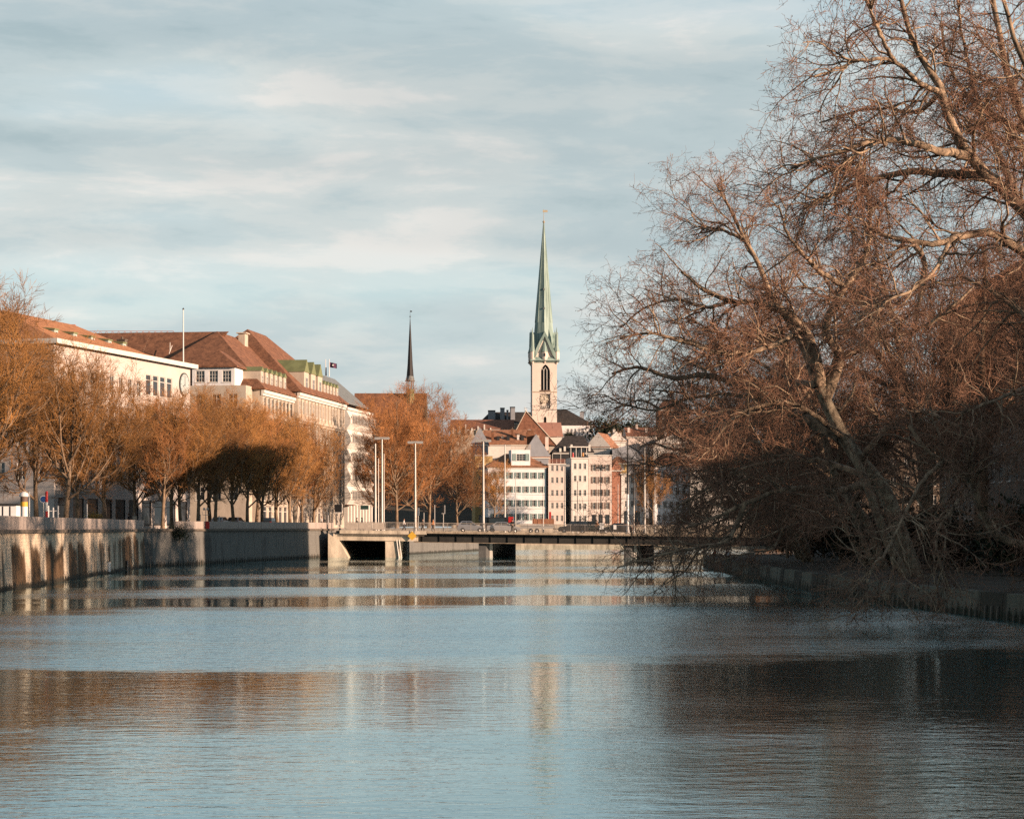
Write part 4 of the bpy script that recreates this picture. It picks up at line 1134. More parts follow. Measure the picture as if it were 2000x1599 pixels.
ci = thing('choir_block', 'dark roofed church choir with tall white windows right of the tower', 'church', (at(1086, 850, 640).x, 646, 24), 0)
Wi = 74 / F * 640; zi = at(0, 829, 640).z - 24; zr = at(0, 795, 640).z - 24
MB().add([(0, 0, zi), (Wi + .8, 0, zi), (Wi + .8, 14, zi), (0, 14, zi), (0, 6, zr), (3.6, 6, zr)], [(0, 1, 5, 4), (1, 2, 5), (2, 3, 4, 5), (3, 0, 4), (0, 3, 2, 1)]).build('roof', m_tile_d, ci)
hol = []
ciw = bpy.data.objects.new('wall', bpy.data.meshes.new('wall')); ciw.parent = ci; COL.objects.link(ciw)
put_windows(ciw, [dict(xs=rng_f(3.2, 9.0, 5), zs=[zi - 4.2], w=.7, h=3.2, style='mid', glass=m_grey)], Wi, 13, hol)
mbw = MB(); walls(mbw, Wi, 13, zi - .01, hol, z0=-6); ciw.data = mbw.mesh('wall', m_white)
chimney(ci, 8.4, 4.0, zi + 1.6, zi + 4.4, 1.3, 1.0, m_grey)

# ------------------------------------------------------------------ right bank buildings
rbk = thing('corner_block', 'tall office block with dark hipped roof behind the plane trees', 'building', (48, 189, z0), 0)
wing(rbk, 0, 0, 13.5, 41.5, 23.5, mat('brown_render', (0.20, 0.15, 0.11), .9, .2, .6), [dict(xs=rng_f(1, 12.5, 4), zs=[1, 4.6, 8.2, 11.8, 15.4, 19.0], w=1.3, h=2.0), dict(face='left', xs=rng_f(1, 40.5, 12), zs=[1, 4.6, 8.2, 11.8, 15.4, 19.0], w=1.3, h=2.0)],
     dict(rh=5.2, axis='y', i0=5, i1=5, o=.8), m_tile_d)
for y0_, ln, hh_r, rr_, ax_, lab, mm in ((12, 48, 10.0, 2.0, 'y', 'plain cream apartment block at the near end of the right hand street', m_cream), (62, 50, 12.6, 2.4, 'y', 'tall pink apartment block on the right hand street', m_pink),
        (114, 36, 9.6, 5.0, 'x', 'gabled stone house on the right hand street between apartment blocks', m_stone), (152, 32, 12.2, 2.6, 'y', 'cream apartment block next to the dark roofed corner block', m_cream)):
    rb2 = thing('unseen_shade_block', lab, 'building', (56, y0_, z0), 0)  # unseen blocks added so their shadows darken the right bank trees
    wing(rb2, 0, 0, 16, ln, hh_r, mm, [dict(face='left', xs=rng_f(1, ln - 1, int(ln / 4.2)), zs=[1, 4.4, 7.2], w=1.3, h=1.8)], dict(rh=rr_, axis=ax_, i0=0 if ax_ == 'x' else 5, i1=0 if ax_ == 'x' else 5, o=.6), m_tile_b)

for k, (x0_, x1_, yt, D_, mm, rm, lab) in enumerate(((1475, 1585, 900, 440, m_brick, m_tile_b, 'brick house on the right shore past the bridge behind the branches'), (1590, 1720, 880, 410, mat('brown_render', (0.20, 0.15, 0.11), .9, .2, .6), m_tile_r, 'brown house with red roof on the right shore behind the leaning plane'),
        (1725, 1870, 860, 380, mat('brown_render', (0.20, 0.15, 0.11), .9, .2, .6), m_tile_b, 'brown house on the right shore behind the trunks'), (1880, 2080, 850, 350, m_stone, m_tile_d, 'large stone house on the right shore behind the corner block'))):
    town('shore_house', lab, x0_, x1_, yt, D_, 0, 12, mm, [dict(xs=rng_f(.6, (x1_ - x0_) * D_ / F - .6, 5), zs=[1.2, 4.6, 8.0, 11.4], w=1.0, h=1.7)], dict(rh=3.5, axis='x', i0=3, i1=3, o=.4), rm, base_z=3.85, group='houses on the right shore')

# ------------------------------------------------------------------ trees
def tube_batch(P, Rd, k):
    """P (N, n, 3), Rd (N, n) -> verts, quads of k-sided tubes"""
    N, n, _ = P.shape
    T = np.empty_like(P)
    T[:, 1:-1] = P[:, 2:] - P[:, :-2]
    T[:, 0] = P[:, 1] - P[:, 0]
    T[:, -1] = P[:, -1] - P[:, -2]
    T /= np.linalg.norm(T, axis=2, keepdims=True) + 1e-9
    ref = np.where(np.abs(T[:, :1, 2:3]) < 0.85, np.array([0, 0, 1.0]), np.array([1.0, 0, 0]))
    U = np.cross(T, ref); U /= np.linalg.norm(U, axis=2, keepdims=True) + 1e-9
    W = np.cross(T, U)
    a = np.arange(k) * 2 * np.pi / k
    V = P[:, :, None, :] + Rd[:, :, None, None] * (U[:, :, None, :] * np.cos(a)[None, None, :, None] + W[:, :, None, :] * np.sin(a)[None, None, :, None])
    V = V.reshape(-1, 3)
    base = (np.arange(N) * n * k)[:, None, None] + (np.arange(n - 1) * k)[None, :, None]
    j = np.arange(k)
    a0 = base + j; a1 = base + (j + 1) % k
    Q = np.stack([a0, a1, a1 + k, a0 + k], axis=-1).reshape(-1, 4)
    return V, Q

def mesh_from(parts, name, mats, smooth=True):
    """parts: list of (verts, quads, material index)"""
    vs, qs, ms, off = [], [], [], 0
    for V, Q, mi in parts:
        vs.append(V); qs.append(Q + off); ms.append(np.full(len(Q), mi)); off += len(V)
    V = np.concatenate(vs).astype(np.float32); Q = np.concatenate(qs).astype(np.int32); Mi = np.concatenate(ms).astype(np.int32)
    me = bpy.data.meshes.new(name)
    me.vertices.add(len(V)); me.vertices.foreach_set('co', V.ravel())
    me.loops.add(len(Q) * 4); me.loops.foreach_set('vertex_index', Q.ravel())
    me.polygons.add(len(Q)); me.polygons.foreach_set('loop_start', np.arange(len(Q), dtype=np.int32) * 4)
    for m in mats: me.materials.append(m)
    me.polygons.foreach_set('material_index', Mi)
    if smooth: me.polygons.foreach_set('use_smooth', np.ones(len(Q), dtype=bool))
    me.update(calc_edges=True)
    return me

def norm(a): return a / (np.linalg.norm(a, axis=-1, keepdims=True) + 1e-9)

def grow(rng, P, Rd, dens, tmin, length, angle, nseg, curl, trop, rr, rmin, tip=0.35, out=None, fall=0.35, drop=0.0, minper=1):
    """children along parent branches. dens per metre; length (lo, hi) metres; angle (lo, hi) radians; trop (3,) pull per step"""
    N, n, _ = P.shape
    seg = np.linalg.norm(P[:, 1:] - P[:, :-1], axis=2); plen = seg.sum(1)
    cnt = np.maximum(minper, np.round(plen * (1 - tmin) * dens * rng.uniform(.75, 1.25, N))).astype(int)
    idx = np.repeat(np.arange(N), cnt)
    K = len(idx)
    t = tmin + (1 - tmin) * rng.random(K) ** 0.85
    f = t * (n - 1); i = np.minimum(f.astype(int), n - 2); fr = (f - i)[:, None]
    base = P[idx, i] * (1 - fr) + P[idx, i + 1] * fr
    tan = norm(P[idx, i + 1] - P[idx, i])
    pr = Rd[idx, i] * (1 - fr[:, 0]) + Rd[idx, i + 1] * fr[:, 0]
    rnd = norm(rng.normal(size=(K, 3)))
    perp = norm(rnd - (rnd * tan).sum(1, keepdims=True) * tan)
    if out is not None:
        perp = norm(perp + np.asarray(out) * 0.6); perp = norm(perp - (perp * tan).sum(1, keepdims=True) * tan)
    a = rng.uniform(*angle, K)[:, None]
    d = norm(tan * np.cos(a) + perp * np.sin(a))
    L = rng.uniform(*length, K) * (1 - fall * t)
    pts = np.empty((K, nseg + 1, 3)); pts[:, 0] = base
    trop = np.asarray(trop)
    for s in range(nseg):
        d = norm(d + rng.normal(size=(K, 3)) * curl + trop * (0.5 + s / nseg))
        pts[:, s + 1] = pts[:, s] + d * (L / nseg)[:, None]
    r0 = np.clip(np.minimum(pr * 0.75, L * rr), rmin, None)
    tt = np.linspace(0, 1, nseg + 1)[None, :]
    rad = np.maximum(r0[:, None] * (1 - tt * (1 - tip)), rmin * (1 - .4 * tt))
    return pts, rad

def polyline_batch(lines, n):
    """resample smooth limbs: list of (list of points, r0, r1)"""
    P, Q = [], []
    for pts, r0, r1 in lines:
        p = np.array(pts, dtype=float)
        # Catmull-Rom through the points
        m = len(p); ext = np.vstack([2 * p[0] - p[1], p, 2 * p[-1] - p[-2]])
        dd = np.r_[0, np.cumsum(np.linalg.norm(np.diff(p, axis=0), axis=1))]
        tt = np.interp(np.linspace(0, dd[-1], n), dd, np.arange(m))
        i = np.minimum(tt.astype(int), m - 2); u = (tt - i)[:, None]
        a, b, c, d = ext[i], ext[i + 1], ext[i + 2], ext[i + 3]
        P.append(.5 * (2 * b + (c - a) * u + (2 * a - 5 * b + 4 * c - d) * u ** 2 + (3 * b - a - 3 * c + d) * u ** 3))
        Q.append(np.linspace(0, 1, n) ** .8 * (r1 - r0) + r0)
    return np.array(P), np.array(Q)

def bark_mat(name, a, b, scale=1.6, c=None):
    m = mat(name, a, .85, .3, scale, .5, 9, col2=b, stretch=(1, 1, .6))
    return m
m_bark = bark_mat('plane_bark', (0.11, 0.08, 0.05), (0.50, 0.40, 0.27), 2.6)
m_limb = bark_mat('plane_limb_bark', (0.09, 0.058, 0.036), (0.55, 0.40, 0.26), 2.4)
m_twig = mat('plane_twigs', (0.10, 0.052, 0.034), .85, .4, .6, col2=(0.50, 0.27, 0.165))
m_seed = mat('seed_balls', (0.09, 0.05, 0.03), .9, .3, 1.0)
m_lbark = bark_mat('lime_bark', (0.14, 0.095, 0.06), (0.36, 0.25, 0.155), 2.0)
m_ltwig = mat('lime_twigs', (0.30, 0.135, 0.04), .85, .35, .35, col2=(0.60, 0.29, 0.085))
m_ltwig2 = mat('russet_twigs', (0.30, 0.12, 0.042), .85, .35, .35, col2=(0.55, 0.24, 0.08))
def vary(m, lo, hi):
    n, l = m.node_tree.nodes, m.node_tree.links
    b = n['Principled BSDF']; src = b.inputs['Base Color'].links[0].from_socket
    oi = n.new('ShaderNodeObjectInfo'); mr = n.new('ShaderNodeMapRange')
    mr.inputs[3].default_value, mr.inputs[4].default_value = lo, hi
    l.new(oi.outputs['Random'], mr.inputs[0])
    vm = n.new('ShaderNodeVectorMath'); vm.operation = 'SCALE'
    l.new(src, vm.inputs[0]); l.new(mr.outputs[0], vm.inputs['Scale']); l.new(vm.outputs[0], b.inputs['Base Color'])
for m_ in (m_ltwig, m_ltwig2): vary(m_, .78, 1.35)
vary(m_twig, .9, 1.25)
m_ivy = mat('ivy_stem', (0.12, 0.05, 0.025), .9, .4, 1.0, col2=(0.30, 0.13, 0.06))

def octa(rng, C, r):
    N = len(C)
    o = np.array([[1, 0, 0], [0, 1, 0], [-1, 0, 0], [0, -1, 0], [0, 0, 1], [0, 0, -1]], float)
    V = (C[:, None, :] + o[None] * r).reshape(-1, 3)
    fq = np.array([[0, 1, 4, 4], [1, 2, 4, 4], [2, 3, 4, 4], [3, 0, 4, 4], [1, 0, 5, 5], [2, 1, 5, 5], [3, 2, 5, 5], [0, 3, 5, 5]])
    # quads with a doubled corner are invalid, so use two pyramids of side quads
    q = np.array([[0, 1, 2, 4], [2, 3, 0, 4], [2, 1, 0, 5], [0, 3, 2, 5]])
    Q = ((np.arange(N) * 6)[:, None, None] + q[None]).reshape(-1, 4)
    return V, Q

# --- street limes: three different crowns, shared by the rows
def make_lime(seed, H=15.0, spread=5.0, twig_r=0.011, n_limb=9, dens=1.0, twig_m=m_ltwig, trunk_h=3.2, lean=0.0, upright=0.13):
    rng = np.random.default_rng(seed)
    tp = [(0, 0, -.3), (lean * .2, 0, 1.2), (lean * .5 + rng.normal() * .06, rng.normal() * .06, trunk_h), (lean * .8 + rng.normal() * .15, rng.normal() * .15, H * .45), (lean + rng.normal() * .3, rng.normal() * .3, H * .72), (lean + rng.normal() * .4, rng.normal() * .4, H * .93)]
    tP, tR = polyline_batch([(tp, .27, .03)], 14)
    tR[0, 0] *= 1.35
    limbs = []
    for i in range(n_limb):
        a = 2 * math.pi * i / n_limb * 1.618 * 1.0 + rng.uniform(-.3, .3)
        z = trunk_h * .8 + (H * .5 - trunk_h * .8) * (i / n_limb) ** 1.0
        rch = spread * rng.uniform(.65, 1.0) * (1 - .35 * i / n_limb)
        top = min(H * .98, z + (H - z) * rng.uniform(.45, .85))
        b = np.array([lean * .5, 0, z])
        e = np.array([lean + math.cos(a) * rch, math.sin(a) * rch, top])
        m1 = b + (e - b) * np.array([.45, .45, .25]) + rng.normal(size=3) * .25
        m2 = b + (e - b) * np.array([.8, .8, .6]) + rng.normal(size=3) * .3
        limbs.append(([b, m1, m2, e], rng.uniform(.09, .14), .02))
    lP, lR = polyline_batch(limbs, 9)
    par = np.concatenate([lP, polyline_batch([(tp[2:], .16, .03)], 9)[0]]); parR = np.concatenate([lR, polyline_batch([(tp[2:], .16, .03)], 9)[1]])
    k_ = H / 15.0
    b1, r1 = grow(rng, par, parR, 2.7 * dens, .10, (1.6 * k_, 4.2 * k_), (.35, 1.05), 6, .13, (0, 0, upright), .022, .018)
    b2, r2 = grow(rng, b1, r1, 2.9 * dens, .10, (.8 * k_, 2.0 * k_), (.45, 1.0), 3, .15, (0, 0, upright), .013, .012)
    b3, r3 = grow(rng, b2, r2, 6.8 * dens, .08, (.35 * k_, 1.0 * k_), (.4, 1.0), 1, .14, (0, 0, upright), .01, twig_r)
    parts = [tube_batch(lP, lR, 6) + (0,), tube_batch(b1, r1, 4) + (0,), tube_batch(b2, r2, 3) + (1,), tube_batch(b3, r3, 3) + (1,)]
    tr = mesh_from([tube_batch(tP, tR, 9) + (0,)], 'trunk', [m_lbark])
    cr_ = mesh_from(parts, 'crown', [m_lbark, twig_m])
    return tr, cr_
def plant(name, label, pair, loc, rz, s=1.0, group=None, sz=None):
    root = thing(name, label, 'tree', loc, rz, group)
    root.scale = (s, s, sz or s)
    link('trunk', pair[0], root); link('crown', pair[1], root)
    return root
LIME = [make_lime(11, 16.5, 5.2), make_lime(12, 16.0, 4.8, lean=.5), make_lime(13, 16.8, 5.0, n_limb=10)]
LIME2 = [make_lime(14, 16.2, 4.6, n_limb=8, dens=.95, twig_m=m_ltwig2, upright=.18)]
BIG = [make_lime(21, 22.0, 8.0, .016, 12, .70, m_ltwig2, 3.5), make_lime(22, 20.5, 7.6, .016, 12, .72, m_ltwig2, 3.0)]
def quay_point(px, off):
    """point on a line `off` metres behind the left quay wall, at photo column px"""
    k = (px - 1000) / F
    if px < 300:
        a, b = Vector((-33 - off, 133)), Vector((-38.2 - off, 213))
    else:
        a, b = Vector((-36.9 - off, 219)), Vector((-25.2 - off, 290))
    d = b - a
    t = (k * a.y - a.x) / (d.x - k * d.y)
    return a + d * t
ORD = ['first', 'second', 'third', 'fourth', 'fifth', 'sixth', 'seventh', 'eighth', 'ninth', 'tenth', 'eleventh']
G1, G2 = 'street trees lining the sunlit quay', 'street trees lining the shaded quay'
for i, (px, off, s, lab, kk) in enumerate((
        (-75, 4, 1.06, 'tall bare street tree at the left end of the sunlit quay', 0), (-10, 5, 1.12, 'tallest bare golden street tree beside the advertising column', 2), (72, 8, 1.06, 'bare street tree behind the red and white pole', 1),
        (127, 4, 1.04, 'leaning bare street tree with a sunlit trunk', 1), (152, 7, .98, 'slim bare street tree beside the yellow shrub', 0), (205, 4, 1.02, 'bare street tree with orange lit trunk past the yellow shrub', 2),
        (262, 7, .96, 'bare golden street tree behind the pale notice boards', 0))):
    p = quay_point(px, off)
    plant('lime_tree', lab, LIME[kk], (p.x, p.y, LAND_Z), i * 1.9 + .4, s, G1)
for i, (px, off, s, kk) in enumerate(((318, 5, .95, 1), (352, 4, .96, 2), (387, 4, 1.02, 0), (421, 5, 1.06, 1), (456, 4, 1.03, 2), (483, 5, 1.06, 0), (512, 4, 1.02, 1), (541, 5, 1.0, 2), (566, 4, 1.02, 0), (590, 5, 1.0, 2), (612, 4, 1.04, 1))):
    p = quay_point(px, off)
    plant('lime_tree', ORD[i] + ' bare street tree along the shaded parapet, counted from the ivy gap', (LIME if i % 3 else LIME2)[kk % (3 if i % 3 else 1)], (p.x, p.y, LAND_Z), i * 2.3 + 1.1, s * .94, G2)
for i, (px, off, s, kk) in enumerate(((335, 13, 1.05, 0), (410, 13, 1.12, 2), (500, 13, 1.08, 1))):
    p = quay_point(px, off)
    plant('lime_tree', 'bare golden second row street tree before the ' + ('wall clock', 'white pavilion windows', 'green topped dormers')[i], LIME[kk], (p.x, p.y, LAND_Z), i * 2.9 + .7, s, 'second row street trees')
for i, (px, D, s, kk, lab) in enumerate(((775, 352, 1.06, 0, 'large russet bare tree beside the faceted white building'), (838, 362, 1.12, 1, 'tallest russet bare tree below the needle spire'), (812, 388, 1.2, 0, 'large russet bare tree rear of the clump past the bridge'),
                                        (893, 372, .86, 1, 'rounded russet bare tree at the river corner past the bridge'), (742, 392, .84, 1, 'small russet bare tree at the foot of the white bay building'))):
    X = (px - 1000) / F * D
    plant('bare_tree', lab, BIG[kk], (X, D, LAND_Z), i * 1.7 + .5, s, 'russet trees past the bridge')
# small loose tree in front of the ochre house
plant('bare_tree', 'small loose bare tree before the white shuttered house', LIME[1], (at(965, 1015, 495).x, 495, ST), .8, .95, None)
plant('bare_tree', 'small dark bare tree before the right hand white house', LIME[0], (at(1275, 1015, 497).x, 497, ST), 2.1, 1.0, None)

# --- great planes on the right bank, limbs traced and set in depth
def px3(pts, D0):
    return [tuple(at(p[0], p[1], D0 + (p[2] if len(p) > 2 else 0))) for p in pts]
def make_plane(name, label, base, trunk, limbs, D0, seed, dens=1.0, l1=(2.0, 4.6), twig_r=.0095, droop=-.05, balls=6000, tmin=.12):
    rng = np.random.default_rng(seed)
    root = thing(name, label, 'tree', base, 0, 'plane trees on the right bank')
    o = np.array(base)
    tl = [(np.array(px3(p, D0)) - o, a, b) for p, a, b in trunk]
    ll = [(np.array(px3(p, D0)) - o, a * 1.2, b * 1.4) for p, a, b in limbs]
    tP, tR = polyline_batch(tl, 14)
    lP, lR = polyline_batch(ll, 20)
    # gnarl the limbs a little
    lP[:, 2:-1] += rng.normal(size=lP[:, 2:-1].shape) * .035
    link('trunk', mesh_from([tube_batch(tP, tR, 12) + (0,)], 'trunk', [m_bark]), root)
    b0, r0_ = grow(rng, lP, lR, .34 * dens, .15, (3.0, 6.0), (.45, 1.1), 19, .13, (-.008, 0, .012), .02, .03, fall=.4)
    limb_q = tube_batch(lP, lR, 8)
    lP, lR = np.concatenate([lP, b0]), np.concatenate([lR, r0_])
    bh, rh_ = grow(rng, lP, lR, .42 * dens, .15, (2.0, 5.0), (.7, 1.4), 8, .2, (-.01, 0, -.17), .016, .016, fall=.2)
    b1, r1 = grow(rng, lP, lR, 1.5 * dens, tmin, l1, (.5, 1.25), 8, .2, (-.02, 0, .02), .022, .018, fall=.40)
    b1, r1 = np.concatenate([b1, bh]), np.concatenate([r1, rh_])
    b2, r2 = grow(rng, b1, r1, 2.3 * dens, .08, (.9, 2.4), (.5, 1.25), 4, .24, (0, 0, droop), .014, .011)
    b3, r3 = grow(rng, b2, r2, 3.6 * dens, .06, (.4, 1.2), (.5, 1.3), 2, .26, (0, 0, droop * 1.6), .011, twig_r)
    b4, r4 = grow(rng, b3, r3, 2.3 * dens, .15, (.15, .5), (.5, 1.2), 1, .25, (0, 0, -.06), .01, twig_r * .8)
    parts = [limb_q + (0,), tube_batch(b0, r0_, 6) + (0,), tube_batch(b1, r1, 4) + (0,), tube_batch(b2, r2, 3) + (1,), tube_batch(b3, r3, 3) + (1,), tube_batch(b4, r4, 3) + (1,)]
    if balls:
        tips = b4[rng.integers(0, len(b4), balls), -1] + np.array([0, 0, -.06])
        parts.append(octa(rng, tips, .03) + (2,))
    me = mesh_from(parts, 'crown', [m_limb, m_twig, m_seed])
    link('crown', me, root)
    return root, sum(len(q) for _, q, _ in parts) * 2

# main plane leaning over the river
D0 = 125
bp_ = tuple(at(1788, 1128, D0))
r_, n1 = make_plane('plane_tree', 'great mottled plane tree leaning over the river with sunlit upper limbs', bp_,
    [([(1790, 1135), (1757, 1040), (1728, 960), (1672, 890), (1630, 820), (1600, 755)], .58, .36),
     ([(1770, 1130, -1), (1735, 1060, -1.5), (1712, 1000, -2), (1690, 940, -2), (1655, 860, -1)], .30, .24)],
    [([(1600, 755), (1592, 700), (1566, 640), (1530, 606), (1480, 590), (1425, 588), (1370, 560), (1330, 530)], .40, .06),
     ([(1610, 780), (1640, 700), (1612, 640, -2), (1650, 560, -3), (1690, 505, -3), (1700, 420, -3), (1690, 360, -3)], .34, .06),
     ([(1600, 755), (1560, 660, 3), (1510, 585, 4), (1485, 525, 4), (1455, 470, 4), (1430, 420, 4), (1400, 360, 4)], .30, .05),
     ([(1640, 850), (1560, 812, 1), (1485, 778, 2), (1430, 745, 3), (1370, 735, 3), (1310, 738, 4), (1250, 716, 4), (1195, 730, 4)], .34, .05),
     ([(1650, 860), (1560, 792, -3), (1490, 790, -4), (1435, 815, -5), (1402, 850, -5), (1392, 890, -5), (1400, 930, -5)], .17, .04),
     ([(1485, 778, 2), (1400, 770, 5), (1340, 780, 6), (1280, 800, 7), (1220, 790, 8), (1180, 770, 8)], .13, .03),
     ([(1566, 640), (1500, 680, -3), (1420, 690, -4), (1340, 670, -5), (1270, 650, -5), (1210, 660, -5)], .18, .04),
     ([(1700, 940), (1640, 958, -2), (1585, 952, -4), (1525, 958, -5), (1460, 980, -6), (1400, 1010, -6), (1340, 1030, -6)], .24, .05),
     ([(1695, 930, 1), (1600, 900, 4), (1520, 900, 6), (1440, 920, 7), (1370, 960, 8), (1310, 1000, 8)], .18, .04),
     ([(1680, 900), (1740, 830, -4), (1790, 805, -6), (1850, 820, -8), (1900, 850, -9)], .2, .05),
     ([(1640, 700), (1720, 660, -3), (1800, 640, -5), (1860, 600, -6), (1900, 560, -6)], .22, .05),
     ([(1425, 588), (1380, 600, 2), (1320, 585, 3), (1260, 600, 4), (1210, 640, 4)], .12, .03),
     ([(1455, 470, 4), (1410, 450, 5), (1370, 440, 6), (1350, 420, 6)], .11, .03),
     ([(1455, 980, -6), (1440, 1020, -6), (1420, 1055, -7), (1370, 1066, -7), (1310, 1078, -8), (1255, 1092, -8), (1205, 1108, -8)], .13, .03),
     ([(1600, 755), (1540, 740, 6), (1470, 700, 9), (1400, 650, 11), (1340, 620, 12)], .2, .04),
     ([(1650, 560, -3), (1590, 520, -4), (1540, 460, -5), (1520, 400, -5)], .16, .04)], D0, 5, dens=1.06)

# nearer plane whose trunk stands outside the picture
D0 = 98
bq = tuple(at(2215, 1150, D0)); bq = (bq[0], bq[1], RB_Z)
q_, n2 = make_plane('plane_tree', 'near plane tree with thick dark limbs reaching in from the right', bq,
    [([(2215, 1160), (2205, 980), (2190, 800), (2165, 660), (2120, 560)], .75, .5)],
    [([(2130, 580), (2050, 470), (1985, 395), (1935, 350), (1890, 300), (1855, 240), (1838, 180), (1800, 110), (1770, 40), (1752, -50)], .42, .06),
     ([(2140, 600), (2060, 530, -3), (2000, 492, -4), (1945, 460, -5), (1885, 458, -5), (1832, 476, -6), (1785, 472, -6), (1740, 462, -6), (1690, 440, -6)], .34, .06),
     ([(1892, 305), (1840, 296, -2), (1780, 278, -3), (1720, 275, -4), (1660, 288, -5), (1600, 308, -5), (1545, 330, -5)], .22, .04),
     ([(1925, 345), (1850, 338, 2), (1780, 336, 3), (1700, 352, 4), (1640, 372, 5), (1570, 405, 5)], .24, .04),
     ([(1838, 180), (1800, 165, -2), (1748, 122, -3), (1680, 118, -4), (1640, 132, -4), (1590, 150, -5)], .14, .03),
     ([(1748, 122, -3), (1720, 70, -4), (1700, 20, -4), (1680, -40, -5)], .10, .03),
     ([(2130, 560), (2060, 380, 3), (2010, 260, 5), (1970, 150, 6), (1945, 40, 6), (1930, -60, 6)], .34, .08),
     ([(2130, 560), (2080, 350, -4), (2040, 220, -6), (1990, 100, -8), (1960, 0, -8)], .3, .06),
     ([(2010, 260, 5), (1950, 230, 8), (1890, 190, 9), (1850, 120, 10), (1840, 50, 10)], .18, .04),
     ([(1985, 395), (1960, 320, 4), (1920, 240, 6), (1900, 160, 7), (1880, 80, 8), (1870, 0, 8)], .2, .04),
     ([(1785, 472, -6), (1805, 520, -6), (1796, 580, -7), (1785, 640, -7), (1770, 690, -7)], .13, .03),
     ([(1860, 462, -5), (1830, 520, -8), (1790, 560, -9), (1730, 590, -10), (1700, 640, -10)], .10, .03),
     ([(1700, 352, 4), (1650, 330, 6), (1590, 350, 7), (1550, 390, 7)], .12, .03),
     ([(2130, 640), (2040, 640, 4), (1980, 600, 6), (1920, 560, 7), (1870, 540, 8)], .22, .04),
     ([(2205, 1010), (2100, 1040), (1985, 1062, -2), (1925, 1016, -3), (1905, 955, -4), (1880, 925, -5), (1842, 900, -6), (1800, 872, -7), (1775, 830, -7)], .26, .05),
     ([(1842, 900, -6), (1800, 940, -8), (1770, 1000, -9), (1740, 1060, -10), (1745, 1120, -10), (1735, 1170, -10)], .09, .03),
     ([(1905, 955, -4), (1860, 990, -7), (1830, 1050, -8), (1840, 1110, -9), (1860, 1160, -9)], .09, .03),
     ([(2205, 900), (2100, 800, -4), (2020, 760, -7), (1950, 780, -9), (1900, 800, -10)], .2, .04),
     ([(1838, 180), (1790, 220, 3), (1730, 210, 5), (1660, 220, 6), (1600, 240, 7)], .12, .03),
     ([(1740, 1060, -10), (1700, 1120, -12), (1690, 1160, -13), (1660, 1200, -13)], .06, .02)], D0, 8, dens=1.06, l1=(1.8, 4.0))

def plane_copy(src, label, loc, rz, s):
    c = copy_tree(src); c.location = loc; c.rotation_euler = (0, 0, rz); c.scale = (s, s, s); c['label'] = label
    return c
plane_copy(r_, 'second leaning plane tree behind the great mottled plane', (29.0, 163, RB_Z), -.35, .84)
plane_copy(r_, 'small leaning plane tree over the curved river wall near the bridge', (27.5, 196, RB_Z), .35, .74)
plane_copy(q_, 'plane tree with spreading crown above the shrubs on the right street', (36.0, 178, LAND_Z), -.2, .85)
plane_copy(r_, 'leaning plane tree midway along the low wall hiding the far houses', (26.2, 181, RB_Z), .08, .80)
plane_copy(r_, 'low plane tree crowding behind the great plane trunk', (27.0, 149, RB_Z), -.12, .66)

# background trees on the right bank
RBG = [make_lime(31, 22.0, 7.5, .014, 12, .66, m_twig, 3.5), make_lime(32, 24.0, 6.5, .014, 13, .62, m_twig, 3.0)]
for i, (x, y, s, kk, lab) in enumerate(((31.0, 152, .92, 0, 'bare reddish tree standing behind the leaning plane'), (39, 172, 1.0, 1, 'tall bare reddish tree before the dark hipped roof'), (30.5, 190, .85, 0, 'bare dark tree on the low bank near the walkers'),
        (31, 212, .78, 1, 'bare dark tree beside the right end of the bridge'), (43, 150, 1.05, 0, 'broad bare reddish tree on the street above the low bank'), (27.5, 205, .6, 1, 'slim bare dark tree over the curved river wall'), (36, 128, .9, 1, 'bare reddish tree right behind the great plane trunk'))):
    plant('bare_tree', lab, RBG[kk], (x, y, RB_Z if x < 34 else LAND_Z), i * 2.1, s, 'bare trees behind the planes')
for i in range(8):
    plant('unseen_shade_tree', 'bare street tree along the right hand street by the apartment block', RBG[i % 2], (46.5 + 2.5 * (i % 3), 52 + i * 13.5, LAND_Z), i * 1.4, .74 + .07 * ((i * 5) % 4), 'street trees by the apartment block')  # unseen trees added to throw broken shade on the planes and quay
# tall ivy-clad poplar column
rng = np.random.default_rng(77)
px_, D_ = 1918, 142
b = at(px_, 1100, D_)
iv = thing('ivy_poplar', 'tall columnar poplar trunk wrapped in russet ivy', 'tree', (b.x, D_, LAND_Z))
tP, tR = polyline_batch([([(0, 0, -.3), (.1, 0, 5), (.0, .1, 12), (.2, 0, 17), (.1, 0, 19.5)], .42, .10)], 12)
link('trunk', mesh_from([tube_batch(tP, tR, 9) + (0,)], 'trunk', [m_lbark]), iv)
a1, ra1 = grow(rng, tP, tR, 42, .04, (.5, 1.7), (.3, 1.1), 4, .2, (0, 0, .06), .01, .013)
a2, ra2 = grow(rng, a1, ra1, 4.5, .1, (.2, .6), (.4, 1.2), 2, .2, (0, 0, -.05), .01, .010)
link('crown', mesh_from([tube_batch(a1, ra1, 3) + (0,), tube_batch(a2, ra2, 3) + (0,)], 'crown', [m_ivy]), iv)

